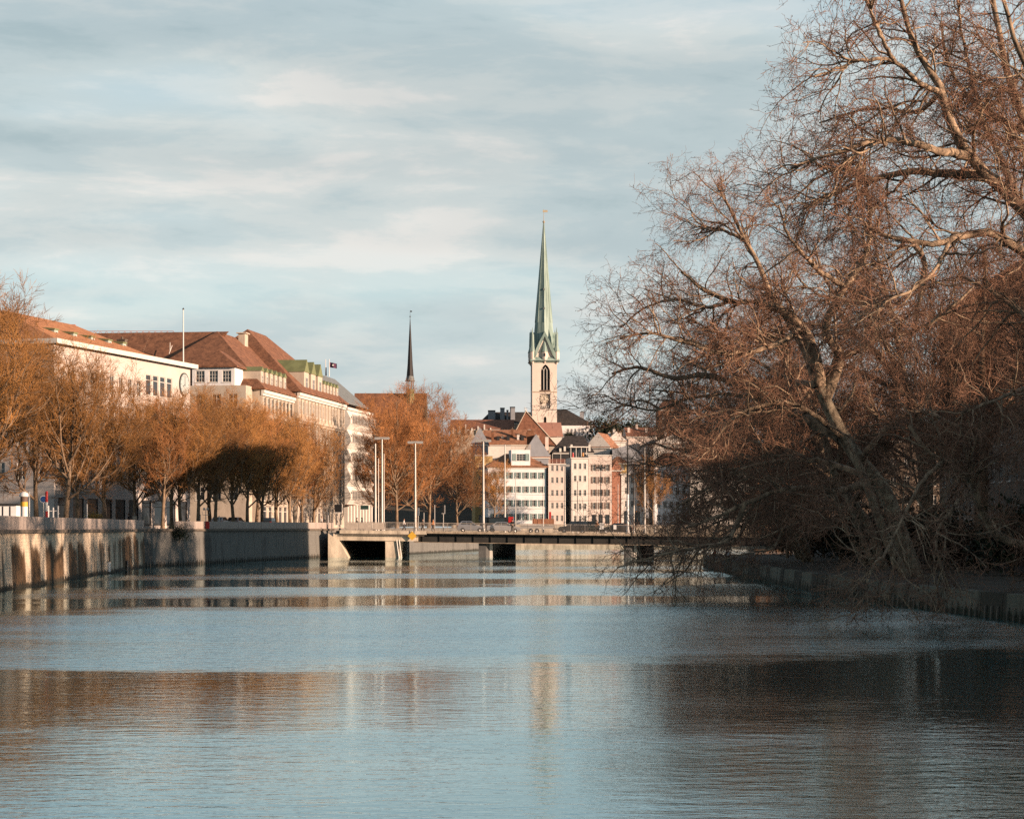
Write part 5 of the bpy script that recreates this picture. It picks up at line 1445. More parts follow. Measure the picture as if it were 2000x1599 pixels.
# evergreen shrubs: leaf clumps through the volume
def leaf_mesh(seed, n, rad, leaf, m, squash=(1, 1, .8)):
    rng = np.random.default_rng(seed)
    c = norm(rng.normal(size=(14, 3))) * rng.uniform(.2, .75, (14, 1)) * rad
    p = c[rng.integers(0, 14, n)] + rng.normal(size=(n, 3)) * rad * .24
    p *= np.array(squash); p[:, 2] += rad * squash[2]
    p[:, 2] = np.abs(p[:, 2])
    u = norm(rng.normal(size=(n, 3))); v = norm(np.cross(u, rng.normal(size=(n, 3))))
    s_ = leaf * rng.uniform(.5, 1.2, (n, 1))
    V = np.stack([p - u * s_, p + v * s_ * .5, p + u * s_, p - v * s_ * .5], axis=1).reshape(-1, 3)
    Q = np.arange(n * 4).reshape(-1, 4)
    return mesh_from([(V, Q, 0)], 'foliage', [m], smooth=False)
m_ever = mat('evergreen_leaf', (0.018, 0.028, 0.014), .7, .4, .8, col2=(0.04, 0.055, 0.022))
m_dull = mat('dull_undergrowth', (0.035, 0.024, 0.014), .9, .4, .8, col2=(0.08, 0.045, 0.022))
m_yshr = mat('yellow_shrub', (0.30, 0.20, 0.04), .8, .4, .9, col2=(0.42, 0.30, 0.07))
SH = [leaf_mesh(41, 2600, 2.2, .16, m_ever), leaf_mesh(42, 2600, 2.0, .15, m_dull)]
stem = MB().frustum((0, 0), -.2, 1.5, .09, .04, 6).bar((0, 0, .6), (.7, .3, 1.9), .04, 5).bar((0, 0, .7), (-.6, -.3, 2.0), .04, 5).mesh('stem', m_lbark)
rs = random.Random(9)
for i in range(17):
    y = 96 + i * 8.2
    x = 30.6 + rs.uniform(-1.2, 1.6) + (2.0 if y < 120 else 0)
    o = thing('shrub', 'dense dark shrub in the row behind the low river wall', 'shrub', (x, y, RB_Z), rs.uniform(0, 6), 'shrubs under the plane trees')
    s = rs.uniform(.85, 1.45); o.scale = (s, s, s * 1.15)
    link('foliage', SH[i % 2], o); link('stem', stem, o)
for i, (px, D, s, lab) in enumerate(((1188, 632, 3.2, 'dark evergreen tree right of the church choir'), (1228, 640, 3.0, 'dark evergreen tree above the pink hillside house'), (1268, 628, 2.6, 'dark evergreen tree before the brick building'), (1112, 632, 1.0, 'small dark evergreen before the white choir windows'), (905, 560, 1.6, 'dark evergreen behind the russet tree clump'))):
    zt_ = at(0, {0: 800, 1: 806, 2: 820, 3: 838, 4: 900}[i], D).z
    b = at(px, 0, D)
    o = thing('evergreen_tree', lab, 'tree', (b.x, D, zt_ - 4.2 * s), i * 1.3, 'evergreens on the hill')
    o.scale = (s, s, s * 1.1)
    link('foliage', SH[0], o); link('stem', stem, o)
p = quay_point(186, 6)
o = thing('yellow_shrub', 'rounded yellow shrub between the street trees', 'shrub', (p.x, p.y, LAND_Z), 0)
o.scale = (.62, .62, .62)
link('foliage', leaf_mesh(44, 1500, 1.9, .12, m_yshr), o); link('stem', stem, o)
p = quay_point(345, -.2)
o = thing('hanging_ivy', 'dark ivy clump spilling over the gap in the parapet', 'shrub', (p.x + .3, p.y, 2.6), 0)
o.scale = (.75, .9, .7)
link('foliage', leaf_mesh(45, 1800, 1.9, .12, m_ever), o); link('stem', stem, o)

# ------------------------------------------------------------------ masts and lamps
def mast(name, label, px, ytop, v, head=None, r=.1, mlow=None, mup=None, group=None, pos=None, cat='lamp post'):
    b = pos if pos is not None else deck(deck_u(px, v), v)
    zt_ = EYE - (ytop - 1030) / F * b.y
    root = thing(name, label, cat, b, BANG, group)
    H = zt_ - b.z
    MB().frustum((0, 0), 0, .5, r * 1.7, r * 1.6, 10).frustum((0, 0), .5, .62, r * 1.6, r * 1.1, 10).build('base', mlow or m_metal, root)
    MB().frustum((0, 0), .62, H * .42, r * 1.1, r * .95, 10).build('lower_pole', mlow or m_metal, root)
    MB().frustum((0, 0), H * .42, H, r * .9, r * .6, 10).build('upper_pole', mup or mlow or m_metal, root)
    if head:
        hw = head
        o = MB().box(-hw, -.16, H, hw, .16, H + .12).prism([(-hw, H + .12), (hw, H + .12), (hw * .92, H + .26), (-hw * .92, H + .26)], 'y', -.14, .14).build('lamp_head', mup or m_metal, root)
        MB().box(-hw * .9, -.12, H - .06, -hw * .25, .12, H - .004).box(hw * .25, -.12, H - .06, hw * .9, .12, H - .004).build('diffuser', m_wpaint, o)
    else:
        MB().frustum((0, 0), H, H + .1, r * .75, r * .3, 10).build('cap', m_dmetal, root)
    return root
LG = 'twin arm lamp posts on the bridge'
mast('lamp_post', 'pale twin arm lamp post before the faceted white building', 746, 857, 1.2, 1.05, .17, group=LG)
mast('tram_mast', 'pale thick tram mast next to the first twin arm lamp', 733, 866, 2.4, None, .17, cat='mast')
mast('tram_mast', 'thin pale tram mast between the first bridge poles', 739, 895, 6.0, None, .09, cat='mast')
mast('tram_mast', 'thin pale tram mast right of the first twin arm lamp', 750, 886, 9.0, None, .08, cat='mast')
mast('lamp_post', 'twin arm lamp post before the russet trees', 811, 865, 2.0, 1.08, .16, group=LG)
mast('lamp_post', 'twin arm lamp post standing at the silver cars', 944, 862, .5, 1.1, .17, group=LG)
mast('tram_mast', 'pale tram mast before the white shuttered house', 986, 868, 15, None, .12, cat='mast')
mast('lamp_post', 'shorter twin arm lamp post before the narrow pink house', 1103, 910, 17, .75, .12, group=LG)
mast('lamp_post', 'thin dark twin arm lamp before the brown shutters', 1173, 915, 18, .7, .07, m_dmetal, m_dmetal, group=LG)
mast('tram_mast', 'tall mast dark above and white below near the cyclist', 1226, 858, .5, None, .16, m_wpaint, m_dmetal, cat='mast')
mast('lamp_post', 'lamp post with a bright lit end before the slate hall', 1238, 910, 15, .8, .10, m_metal, m_dmetal, group=LG)
mast('tram_mast', 'pale tram mast right of the cream corner house', 1259, 874, 8, None, .13, m_metal, m_metal, cat='mast')
for px, yt, v, lab in ((1007, 930, 18, 'thin grey mast before the white house shutters'), (1061, 928, 17, 'thin mast at the white house corner'), (1118, 925, 18.2, 'thin mast before the cream house edge'), (1128, 940, 17.6, 'thin dark mast before the plain cream windows'),
                      (1166, 943, 16, 'thin mast before the pale pink house'), (1207, 945, 16, 'white mast before the rust red house'), (1279, 955, 15, 'thin white mast at the edge of the twigs')):
    mast('tram_mast', lab, px, yt, v, None, .07, m_metal, m_dmetal if 'dark' in lab else m_metal, 'thin masts along the tram line', cat='mast')
def wire(label, a, b, sag=.25, r=.02):
    n = 12
    P = [(a.lerp(b, i / n) - Vector((0, 0, 4 * sag * (i / n) * (1 - i / n)))) for i in range(n + 1)]
    w_ = MB()
    for p, q in zip(P[:-1], P[1:]): w_.bar(p - a, q - a, r, 4)
    o = w_.build('overhead_wire', m_dmetal, None, a)
    tag(o, label, 'wire', 'tram wires over the bridge')
wire('tram wire from the sandstone facade to the pale thick mast', at(640, 962, 300), at(733, 955, 285))
wire('lower tram wire from the sandstone facade to the pale thick mast', at(640, 971, 300), at(740, 968, 287), .1)
wire('tram wire between the first and second twin arm lamps', at(746, 955, 287), at(811, 948, 284), .2)
wire('upper tram wire passing the white shuttered house', at(944, 962, 275), at(1226, 958, 271), .4)
wire('lower tram wire passing the white shuttered house', at(944, 976, 277), at(1259, 972, 276), .3)
wire('tram wire before the russet trees to the lamp at the silver cars', at(811, 950, 284), at(944, 960, 276), .4)

# ------------------------------------------------------------------ signals and boards
def post_board(name, label, px, ytop, ybot, D, wpx, hpx_, board_m, rim_m, cat='sign', zb=LAND_Z, lamps=None):
    b = at(px, 1020, D); b.z = zb
    root = thing(name, label, cat, b)
    s = D / F
    zc_ = EYE - ((ytop + ybot) / 2 - 1030) * s - zb
    MB().frustum((0, 0), 0, zc_, .06, .05, 8).build('post', m_metal, root)
    o = MB().box(-wpx * s / 2, -.14, zc_ - hpx_ * s / 2, wpx * s / 2, -.062, zc_ + hpx_ * s / 2).build('board', board_m, root)
    if rim_m:
        w_, h_ = wpx * s / 2, hpx_ * s / 2
        MB().box(-w_ - .06, -.15, zc_ - h_ - .06, w_ + .06, -.04, zc_ - h_ - .002).box(w_ + .002, -.15, zc_ - h_, w_ + .06, -.04, zc_ + h_).build('rim', rim_m, o)
    if lamps:
        for z, m_ in lamps:
            MB().frustum((0, 0), 0, .05, .1, .1, 12).build('signal_lamp', m_, o, (0, -.141, zc_ + z)).rotation_euler = (R(90), 0, 0)
    return root
post_board('sign_back', 'square black sign board with white edge beside the shaded quay end', 661, 984, 1001, 300, 14, 15, m_black, m_wpaint)
post_board('direction_sign', 'dark green direction sign before the white bay columns', 712, 986, 995, 330, 16, 8, mat('sign_green', (.02, .05, .04), .5, .1, 1), m_wpaint)
SIG = [(.28, m_dmetal), (0, m_dmetal), (-.28, m_dmetal)]
post_board('traffic_light', 'tall black traffic light left of the silver hatchback', 849, 968, 985, 293, 5, 17, m_black, None, 'traffic light', 3.6, SIG)
post_board('traffic_light', 'black traffic light with white backing near the russet trees', 866, 986, 1002, 296, 5, 16, m_black, m_wpaint, 'traffic light', 3.6, SIG)
post_board('traffic_light', 'small traffic light on the bridge pavement before the dark trunks', 828, 990, 1000, 297, 4, 11, m_black, None, 'traffic light', 3.6, SIG)
post_board('notice_board', 'white cabinet board on the second lamp post', 817, 992, 1006, 286, 4, 15, m_wpaint, None, 'sign', 3.6)
for px, lab in ((1175, 'larger white notice plate tied to the bridge railing beside the cyclist'), (1201, 'smaller white notice plate tied to the bridge railing')):
    p = deck(deck_u(px, .05), .03)
    o = thing('notice_plate', lab, 'sign', p + Vector((0, 0, .6)), BANG)
    s = 1 if px == 1175 else .7
    MB().box(-.28 * s, -.03, 0, .28 * s, -.005, .85 * s).build('plate', m_wpaint, o)
    MB().box(-.2 * s, -.004, .1, .2 * s, .02, .14).build('clip', m_dmetal, o)

# ------------------------------------------------------------------ vehicles
m_tyre = mat('tyre', (.012, .012, .012), .85, .2, 3)
m_rim = mat('wheel_rim', (.45, .44, .42), .35, .1, 2, metal=.6)
m_cgl = mat('car_glass', (.02, .028, .03), .06, .3, .5, spec=.7)
m_lens = mat('lamp_lens', (.75, .73, .68), .15, .05, 2, spec=.6)
m_tail = mat('tail_lens', (.4, .02, .015), .2, .1, 2, spec=.6)
_wheel = {}
def wheel_meshes(r):
    if r not in _wheel:
        t = MB()
        n = 20
        ring = [(r * .62, .1), (r * .9, .11), (r, .06), (r, -.06), (r * .9, -.11), (r * .62, -.1)]
        vs = [(a * math.cos(2 * math.pi * i / n), y, a * math.sin(2 * math.pi * i / n)) for i in range(n) for a, y in ring]
        k = len(ring)
        t.add(vs, [(i * k + j, i * k + (j + 1) % k, ((i + 1) % n) * k + (j + 1) % k, ((i + 1) % n) * k + j) for i in range(n) for j in range(k)])
        rm = MB()
        for i in range(5):
            a = 2 * math.pi * i / 5
            rm.bar((0, -.06, 0), (r * .6 * math.cos(a), -.06, r * .6 * math.sin(a)), .045, 5)
        m1 = t.mesh('tyre', m_tyre)
        vs = [(r * .63 * math.cos(2 * math.pi * i / n), -.03, r * .63 * math.sin(2 * math.pi * i / n)) for i in range(n)]
        rm.add(vs, [tuple(range(n))])
        _wheel[r] = (m1, rm.mesh('rim', m_rim))
    return _wheel[r]
def car(label, pos, rz, paint, L=4.3, Wd=1.76, H=1.48, kind='hatch', group='cars on the bridge', slope=0.0):
    root = thing('car', label, 'car', pos, rz, group)
    root.rotation_euler = (0, slope, rz)
    l = L / 2; hw = Wd / 2; r = .31
    hood = .92 if kind != 'suv' else 1.0
    pr = {'hatch': [(-l + .02, .42), (-l, .75), (-l + .12, .98), (-l + .25, 1.0), (l - 1.25, .96), (l - .35, .80), (l - .06, .66), (l, .45), (l - .05, .24), (-l + .08, .24)],
          'sedan': [(-l + .02, .42), (-l, .80), (-l + .1, .98), (-l + .7, 1.0), (l - 1.3, .95), (l - .3, .78), (l - .05, .64), (l, .45), (l - .05, .24), (-l + .08, .24)],
          'suv': [(-l + .02, .46), (-l, .9), (-l + .08, 1.04), (-l + .3, 1.05), (l - 1.2, 1.03), (l - .25, .92), (l - .03, .74), (l, .48), (l - .06, .28), (-l + .08, .28)]}[kind]
    body = MB().prism(pr, 'y', -hw, hw).build('body', paint, root)
    bv = body.modifiers.new('bevel', 'BEVEL'); bv.width = .07; bv.segments = 3; bv.limit_method = 'ANGLE'
    cab = {'hatch': ((-l + .1, l - 1.2, .97), (-l + .62, l - 2.05, H)), 'sedan': ((-l + .65, l - 1.25, .96), (-l + 1.35, l - 2.0, H)), 'suv': ((-l + .08, l - 1.15, 1.02), (-l + .42, l - 1.75, H))}[kind]
    (b0, b1_, zb_), (t0, t1, zt_) = cab
    wb, wt = hw - .06, hw - .24
    c = MB().add([(b0, -wb, zb_), (b1_, -wb, zb_), (b1_, wb, zb_), (b0, wb, zb_), (t0, -wt, zt_), (t1, -wt, zt_), (t1, wt, zt_), (t0, wt, zt_)],
                 [(0, 3, 2, 1), (4, 5, 6, 7), (0, 1, 5, 4), (1, 2, 6, 5), (2, 3, 7, 6), (3, 0, 4, 7)])
    co = c.build('cabin', paint, root)
    bv = co.modifiers.new('bevel', 'BEVEL'); bv.width = .05; bv.segments = 2
    def quad(name, p, q, u, v, a, b_, c_, d_, off):
        # bilinear patch of the cabin face p q (bottom) u v (top)
        p, q, u, v = map(Vector, (p, q, u, v))
        f = lambda s_, t_: (p.lerp(q, s_)).lerp(v.lerp(u, s_), t_)
        n_ = (q - p).cross(v - p).normalized() * off
        pts = [f(a, c_), f(b_, c_), f(b_, d_), f(a, d_)]
        MB().add([x + n_ for x in pts] + [x - n_ * .2 for x in pts], [(0, 1, 2, 3), (0, 4, 5, 1), (1, 5, 6, 2), (2, 6, 7, 3), (3, 7, 4, 0)]).build(name, m_cgl, root)
    lb, rb_ = (b0, -wb, zb_), (b1_, -wb, zb_); lt, rt = (t0, -wt, zt_), (t1, -wt, zt_)
    mir = lambda p: (p[0], -p[1], p[2])
    for a, b_ in ((.12, .47), (.51, .93)):
        quad('side_window', lb, rb_, rt, lt, a, b_, .14, .84, .012)
        quad('side_window', mir(rb_), mir(lb), mir(lt), mir(rt), 1 - b_, 1 - a, .14, .84, .012)
    quad('windscreen', rb_, mir(rb_), mir(rt), rt, .06, .94, .1, .9, .012)
    quad('rear_window', mir(lb), lb, lt, mir(lt), .1, .9, .2, .88, .012)
    ty, rm = wheel_meshes(r)
    for x in (-l + .78, l - .82):
        for s_ in (-1, 1):
            w_ = link('wheel', ty, root, (x, s_ * (hw - .08), r + .003), R(180) if s_ > 0 else 0)
            link('rim', rm, w_, (0, -.06, 0))
    for s_ in (-1, 1):
        MB().box(l - .3, s_ * hw * .62 - .2, .60, l - .045, s_ * hw * .62 + .2, .74).build('headlight', m_lens, root)
        MB().box(-l - .012, s_ * hw * .8 - .12, .66, -l + .1, s_ * hw * .8 + .12, .95).build('tail_light', m_tail, root)
        MB().box(l - 1.5, s_ * (hw + .02) - .09, .98, l - 1.35, s_ * (hw + .02) + .09, 1.1).build('door_mirror', m_black, root)
    return root
m_silver = mat('silver_paint', (.42, .42, .43), .3, .05, 1, metal=.5, spec=.5)
m_silver2 = mat('pale_silver_paint', (.52, .50, .48), .3, .05, 1, metal=.4, spec=.5)
m_dark = mat('dark_paint', (.018, .018, .019), .25, .1, 1, spec=.6)
m_dgreen = mat('dark_green_paint', (.015, .028, .025), .25, .1, 1, spec=.6)
m_wcar = mat('white_car_paint', (.68, .67, .65), .3, .04, 1, spec=.5)
SLP = -math.asin(SL) if abs(SL) < 1 else 0
def on_deck(px, v, up=-.03): return deck(deck_u(px, v), v) + Vector((0, 0, up))
car('silver hatchback behind the railing left of the lamp post', on_deck(921, 3.4), BANG, m_silver, 3.95, 1.72, 1.52, 'hatch', slope=SLP)
car('long pale silver saloon right of the lamp post', on_deck(984, 3.6), BANG, m_silver2, 4.75, 1.8, 1.46, 'sedan', slope=SLP)
car('black people carrier facing left behind the flat trailer', on_deck(1119, 3.4), BANG + math.pi, m_dark, 4.1, 1.76, 1.68, 'suv', slope=-SLP)
car('black low estate car behind the cyclist', on_deck(1203, 10.5), BANG + math.pi, m_dark, 4.6, 1.8, 1.5, 'hatch', slope=-SLP)
car('dark green hatchback on the far lane', on_deck(1157, 14.0), BANG, m_dgreen, 4.2, 1.76, 1.72, 'suv', slope=SLP)
# dark van with red end on the far lane
vn = thing('van', 'dark panel van with bright red rear on the far lane', 'van', on_deck(972, 11), BANG)
MB().prism([(-2.5, .35), (-2.5, 2.15), (1.5, 2.15), (2.0, 1.5), (2.5, 1.2), (2.6, .35)], 'y', -.95, .95).build('body', m_dark, vn)
MB().box(1.55, -.97, 1.4, 2.2, .97, 2.2).build('red_end', m_redp, vn)
MB().box(-2.2, -.965, 1.35, 1.0, -.952, 1.95).build('side_window', m_cgl, vn)
for x in (-1.6, 1.7):
    for s_ in (-1, 1):
        w_ = link('wheel', wheel_meshes(.31)[0], vn, (x, s_ * .88, .313), R(180) if s_ > 0 else 0); link('rim', wheel_meshes(.31)[1], w_, (0, -.06, 0))
# flat trailer
tl_ = thing('flat_trailer', 'low flat trailer with twin white wheels between the cars', 'trailer', on_deck(1050, 3.6), BANG)
MB().box(-2.3, -.85, .62, 2.2, .85, .72).build('bed', m_metal, tl_)
MB().box(-2.3, -.87, .722, 2.2, -.84, .95).build('side_board', m_metal, tl_)
MB().bar((2.2, 0, .6), (3.6, 0, .5), .06).bar((2.2, -.6, .62), (3.3, 0, .52), .05).bar((2.2, .6, .62), (3.3, 0, .52), .05).build('drawbar', m_dmetal, tl_)
for x in (-.95, -.1):
    for s_ in (-1, 1):
        w_ = link('wheel', wheel_meshes(.31)[0], tl_, (x, s_ * .93, .313), R(180) if s_ > 0 else 0); link('rim', wheel_meshes(.31)[1], w_, (0, -.06, 0))
# cars parked on the quay behind the parapet
for i, (px, off, pnt, lab) in enumerate(((432, 9.5, m_wcar, 'white car parked behind the shaded parapet'), (462, 9.5, m_silver, 'silver car parked behind the shaded parapet'), (527, 9.5, m_dark, 'black car parked behind the shaded parapet'), (15, 11, m_wcar, 'white car parked by the kiosk on the sunlit quay'))):
    p = quay_point(px, off)
    car(lab, (p.x, p.y, LAND_Z), math.atan2(71, 11.7), pnt, 4.2, 1.75, 1.5, 'hatch', 'cars parked on the quay')
# far red and white barrier with orange site boxes
br = thing('site_barrier', 'orange and white site container on the far quay before the white house', 'container', (at(1040, 1020, 494).x, 494, ST), 0)
MB().box(0, 0, .2, 5.2, 2.2, 1.5).build('container', m_tile_o, br)
for i in range(5): MB().box(.3 + i, -.05, .25, .42 + i, -.004, 1.65).build('rib', m_red, br)
MB().box(4.0, .3, 1.502, 4.5, .8, 3.2).build('chute', m_redp, br)

# ------------------------------------------------------------------ people
def skin_obj(name, verts, edges, radii, m, parent, root_i=0):
    me = bpy.data.meshes.new(name)
    me.from_pydata(verts, edges, [])
    o = bpy.data.objects.new(name, me)
    COL.objects.link(o)
    if parent: o.parent = parent
    s = o.modifiers.new('skin', 'SKIN')
    for i, r in enumerate(radii):
        d = me.skin_vertices[0].data[i]
        d.radius = (r, r) if not isinstance(r, tuple) else r
        d.use_root = (i == root_i)
    sb = o.modifiers.new('sub', 'SUBSURF'); sb.levels = sb.render_levels = 1
    s.use_smooth_shade = True
    me.materials.append(m)
    return o
m_skin = mat('skin', (.45, .26, .18), .6, .08, 3)
def person(label, pos, rz, pose='stand', top=None, legs=None, hair=None, scale=1.0, group=None, hat=None):
    root = thing('person', label, 'person', pos, rz, group)
    root.scale = (scale,) * 3
    # faces -y in its own frame
    if pose == 'stand':
        hip, kn, an, to = .92, [(-.1, -.03, .5), (.1, .0, .5)], [(-.1, .02, .09), (.1, .05, .09)], [(-.1, -.13, .04), (.1, -.1, .04)]
        el, hand = [(-.25, .02, 1.12), (.25, .02, 1.12)], [(-.25, -.1, .86), (.25, -.08, .86)]
    elif pose == 'walk':
        hip, kn, an, to = .92, [(-.1, -.16, .52), (.1, .04, .5)], [(-.1, -.22, .1), (.1, .3, .16)], [(-.1, -.36, .05), (.1, .2, .04)]
        el, hand = [(-.25, .12, 1.14), (.25, -.08, 1.14)], [(-.24, .06, .9), (.24, -.24, .94)]
    elif pose == 'sit':
        hip, kn, an, to = .1, [(-.12, -.45, .1), (.12, -.45, .1)], [(-.12, -.47, -.32), (.12, -.47, -.32)], [(-.12, -.6, -.36), (.12, -.6, -.36)]
        el, hand = [(-.27, -.05, .36), (.27, -.05, .36)], [(-.14, -.26, .24), (.14, -.26, .24)]
    else:  # cycle: leaning on handlebars
        hip, kn, an, to = .95, [(-.1, -.36, .72), (.1, -.28, .56)], [(-.11, -.18, .38), (.11, -.06, .2)], [(-.11, -.32, .36), (.11, -.2, .18)]
        el, hand = [(-.26, -.38, 1.16), (.26, -.38, 1.16)], [(-.22, -.62, 1.05), (.22, -.62, 1.05)]
    ly = -.2 if pose == 'cycle' else 0
    H = Vector((0, 0, hip)); ch = Vector((0, ly * .8, hip + .36)); nk = Vector((0, ly, hip + .56)); hd = Vector((0, ly - .02, hip + .70)); hd2 = Vector((0, ly - .02, hip + .80))
    V = [H, ch, nk, hd, hd2]; E = [(0, 1), (1, 2), (2, 3), (3, 4)]; Rr = [.14, .15, .062, .095, .085]
    for s_ in (0, 1):
        sgn = -1 if s_ == 0 else 1
        sh = Vector((sgn * .19, ly * .95, hip + .5))
        i = len(V); V += [sh, Vector(el[s_]), Vector(hand[s_])]; E += [(1, i), (i, i + 1), (i + 1, i + 2)]; Rr += [.062, .046, .034]
        i = len(V); V += [Vector((sgn * .09, 0, hip - .04)) if pose != 'sit' else Vector((sgn * .1, -.06, hip)), Vector(kn[s_]), Vector(an[s_]), Vector(to[s_])]
        E += [(0, i), (i, i + 1), (i + 1, i + 2), (i + 2, i + 3)]; Rr += [.095, .062, .042, .04]
    skin_obj('body', V, E, Rr, m_skin, root)
    # jacket and trousers follow the same joints, a little wider
    a = V
    skin_obj('jacket', [a[0] + Vector((0, 0, .02)), a[1], a[2] - Vector((0, 0, .04)), a[5], a[6], a[6].lerp(a[7], .85), a[12], a[13], a[13].lerp(a[14], .85)],
             [(0, 1), (1, 2), (1, 3), (3, 4), (4, 5), (1, 6), (6, 7), (7, 8)], [.185, .19, .09, .09, .07, .058, .09, .07, .058], top, root)
    skin_obj('trousers', [a[0], a[8], a[9], a[9].lerp(a[10], .9), a[15], a[16], a[16].lerp(a[17], .9)], [(0, 1), (1, 2), (2, 3), (0, 4), (4, 5), (5, 6)], [.16, .115, .083, .065, .115, .083, .065], legs, root)
    hb_ = MB()
    n = 8
    for j, (z, r_) in enumerate(((-.03, .11), (.05, .118), (.11, .095), (.14, .04))): pass
    hb_.frustum((0, .015), -.02, .06, .112, .118, 10).frustum((0, .015), .06, .12, .118, .085, 10).frustum((0, .015), .12, .15, .085, .03, 10)
    hb_.build('hair' if not hat else 'hat', hat or hair, root, hd2 - Vector((0, -.02, .02)))
    # face: nose, eyes
    MB().add([(-.015, -.115, .0), (.015, -.115, .0), (0, -.14, -.01), (0, -.112, .045)], [(0, 1, 2), (0, 2, 3), (2, 1, 3)]).build('nose', m_skin, root, hd)
    return root
m_hair = mat('dark_hair', (.02, .014, .01), .8, .2, 3)
m_jr = mat('red_jacket', (.50, .07, .02), .8, .12, 3)
m_jk = mat('black_coat', (.015, .015, .017), .85, .2, 3)
m_jb = mat('navy_coat', (.02, .03, .06), .85, .2, 3)
m_jo = mat('orange_jacket', (.62, .22, .05), .8, .1, 3)
m_jw = mat('white_shirt', (.68, .66, .62), .8, .06, 3)
m_jean = mat('blue_jeans', (.04, .055, .09), .85, .15, 3)
m_kh = mat('brown_trousers', (.09, .06, .04), .85, .15, 3)
m_hat = mat('grey_hat', (.42, .44, .47), .85, .1, 3)
person('person in a red jacket and pale hat sitting on the low river wall', (20.35, 206, RB_Z + .06), R(-80), 'sit', m_jr, m_kh, m_hair, 1.02, hat=m_hat)
person('person in a white shirt sitting on the low river wall under the branches', (20.3, 192, RB_Z + .06), R(-80), 'sit', m_jw, m_jk, m_hair)
person('person in dark clothes sitting beside the white shirted person on the river wall', (20.35, 194.2, RB_Z + .06), R(-75), 'sit', m_jk, m_jean, m_hair)
PG = 'people walking on the bridge'
person('person in a long black coat standing before the pale silver saloon', on_deck(1001, 1.3), BANG + R(160), 'stand', m_jk, m_jk, m_hair, 1.03, PG)
person('person in navy coat walking at the left bridge end', on_deck(707, 2.6), BANG + R(90), 'walk', m_jb, m_jk, m_hair, 1.0, PG)
person('person in black walking behind the screened railing', on_deck(697, 3.4), BANG - R(90), 'walk', m_jk, m_jean, m_hair, .98, PG)
person('person in a white shirt walking near the second lamp post', on_deck(789, 2.2), BANG + R(90), 'walk', m_jw, m_jean, m_hair, 1.0, PG)
person('person in an orange jacket walking before the russet trees', on_deck(846, 2.8), BANG - R(90), 'walk', m_jo, m_kh, m_hair, 1.0, PG)
person('person in brown walking before the dark trunks on the bridge', on_deck(826, 3.2), BANG - R(90), 'walk', m_kh, m_jk, m_hair, 1.0, PG)
for px, off, lab, mm in ((592, 5.5, 'person in a dark coat standing behind the shaded parapet', m_jk), (628, 6, 'person in a white shirt standing near the shaded quay end', m_jw), (251, 6, 'person in black standing by the notice boards', m_jk)):
    p = quay_point(px, off)
    person(lab, (p.x, p.y, LAND_Z), R(100), 'stand', mm, m_jk, m_hair, 1.0)
# cyclist and bicycle
cp = on_deck(1163, 1.6)
bk = thing('bicycle', 'dark city bicycle ridden by the orange jacketed cyclist', 'bicycle', cp, BANG + R(90))
def hoop(y):
    b = MB(); n = 20
    for i in range(n):
        a0, a1 = 2 * math.pi * i / n, 2 * math.pi * (i + 1) / n
        b.bar((0, y + .33 * math.cos(a0), .34 + .33 * math.sin(a0)), (0, y + .33 * math.cos(a1), .34 + .33 * math.sin(a1)), .02, 4)
    for i in range(8):
        a0 = 2 * math.pi * i / 8
        b.bar((0, y, .34), (0, y + .33 * math.cos(a0), .34 + .33 * math.sin(a0)), .006, 3)
    return b
hoop(-.55).build('wheel', m_tyre, bk); hoop(.5).build('wheel', m_tyre, bk)
MB().bar((0, .5, .34), (0, .05, .32), .02).bar((0, .05, .32), (0, .15, .85), .02).bar((0, .5, .34), (0, .13, .78), .018).bar((0, .05, .32), (0, -.42, .78), .022).bar((0, .14, .8), (0, -.43, .86), .02).bar((0, -.55, .34), (0, -.42, .95), .02).build('frame', m_dmetal, bk)
MB().bar((-.25, -.38, 1.02), (.25, -.38, 1.02), .018).bar((0, -.42, .95), (0, -.38, 1.02), .018).build('handlebar', m_metal, bk)
MB().prism([(-.08, .28), (.08, .28), (.03, .0), (-.03, .0)], 'z', .86, .92).build('saddle', m_black, bk)
person('cyclist in an orange jacket riding along the bridge railing', cp + Vector((0, 0, .02)), BANG + R(90), 'cycle', m_jo, m_jk, m_hair)

# ------------------------------------------------------------------ things on the left quay
p = quay_point(47, 6)
ac = thing('advertising_column', 'round white advertising column with domed top behind the parapet', 'column', (p.x, p.y, LAND_Z))
MB().frustum((0, 0), 0, .3, .36, .36, 20).build('plinth', m_dmetal, ac)
MB().frustum((0, 0), .3, 1.9, .31, .31, 20).build('drum', m_wpaint, ac)
MB().frustum((0, 0), 1.9, 2.3, .315, .315, 20).build('poster_band', m_yel, ac)
MB().frustum((0, 0), 2.3, 2.75, .31, .31, 20).build('upper_drum', m_brown_sh, ac)
MB().frustum((0, 0), 2.75, 2.85, .40, .42, 20).frustum((0, 0), 2.85, 3.05, .42, .34, 20).frustum((0, 0), 3.05, 3.18, .34, .1, 20).build('dome', m_wpaint, ac)
p = quay_point(91, 2.6)
rp = thing('barrier_pole', 'red and white striped pole beside the round blue sign', 'pole', (p.x, p.y, LAND_Z))
for i in range(4):
    MB().frustum((0, 0), i * .72, i * .72 + .72, .115, .115, 12).build('stripe', m_redp if i in (1, 3) else m_wpaint, rp)
MB().frustum((0, 0), 2.88, 3.05, .14, .08, 12).build('cap', m_redp, rp)
p = quay_point(85, 3.4)
rs_ = thing('round_sign', 'round blue traffic sign with white rim behind the striped pole', 'sign', (p.x, p.y, LAND_Z), R(10))
MB().frustum((0, 0), 0, 2.75, .035, .035, 8).build('post', m_metal, rs_)
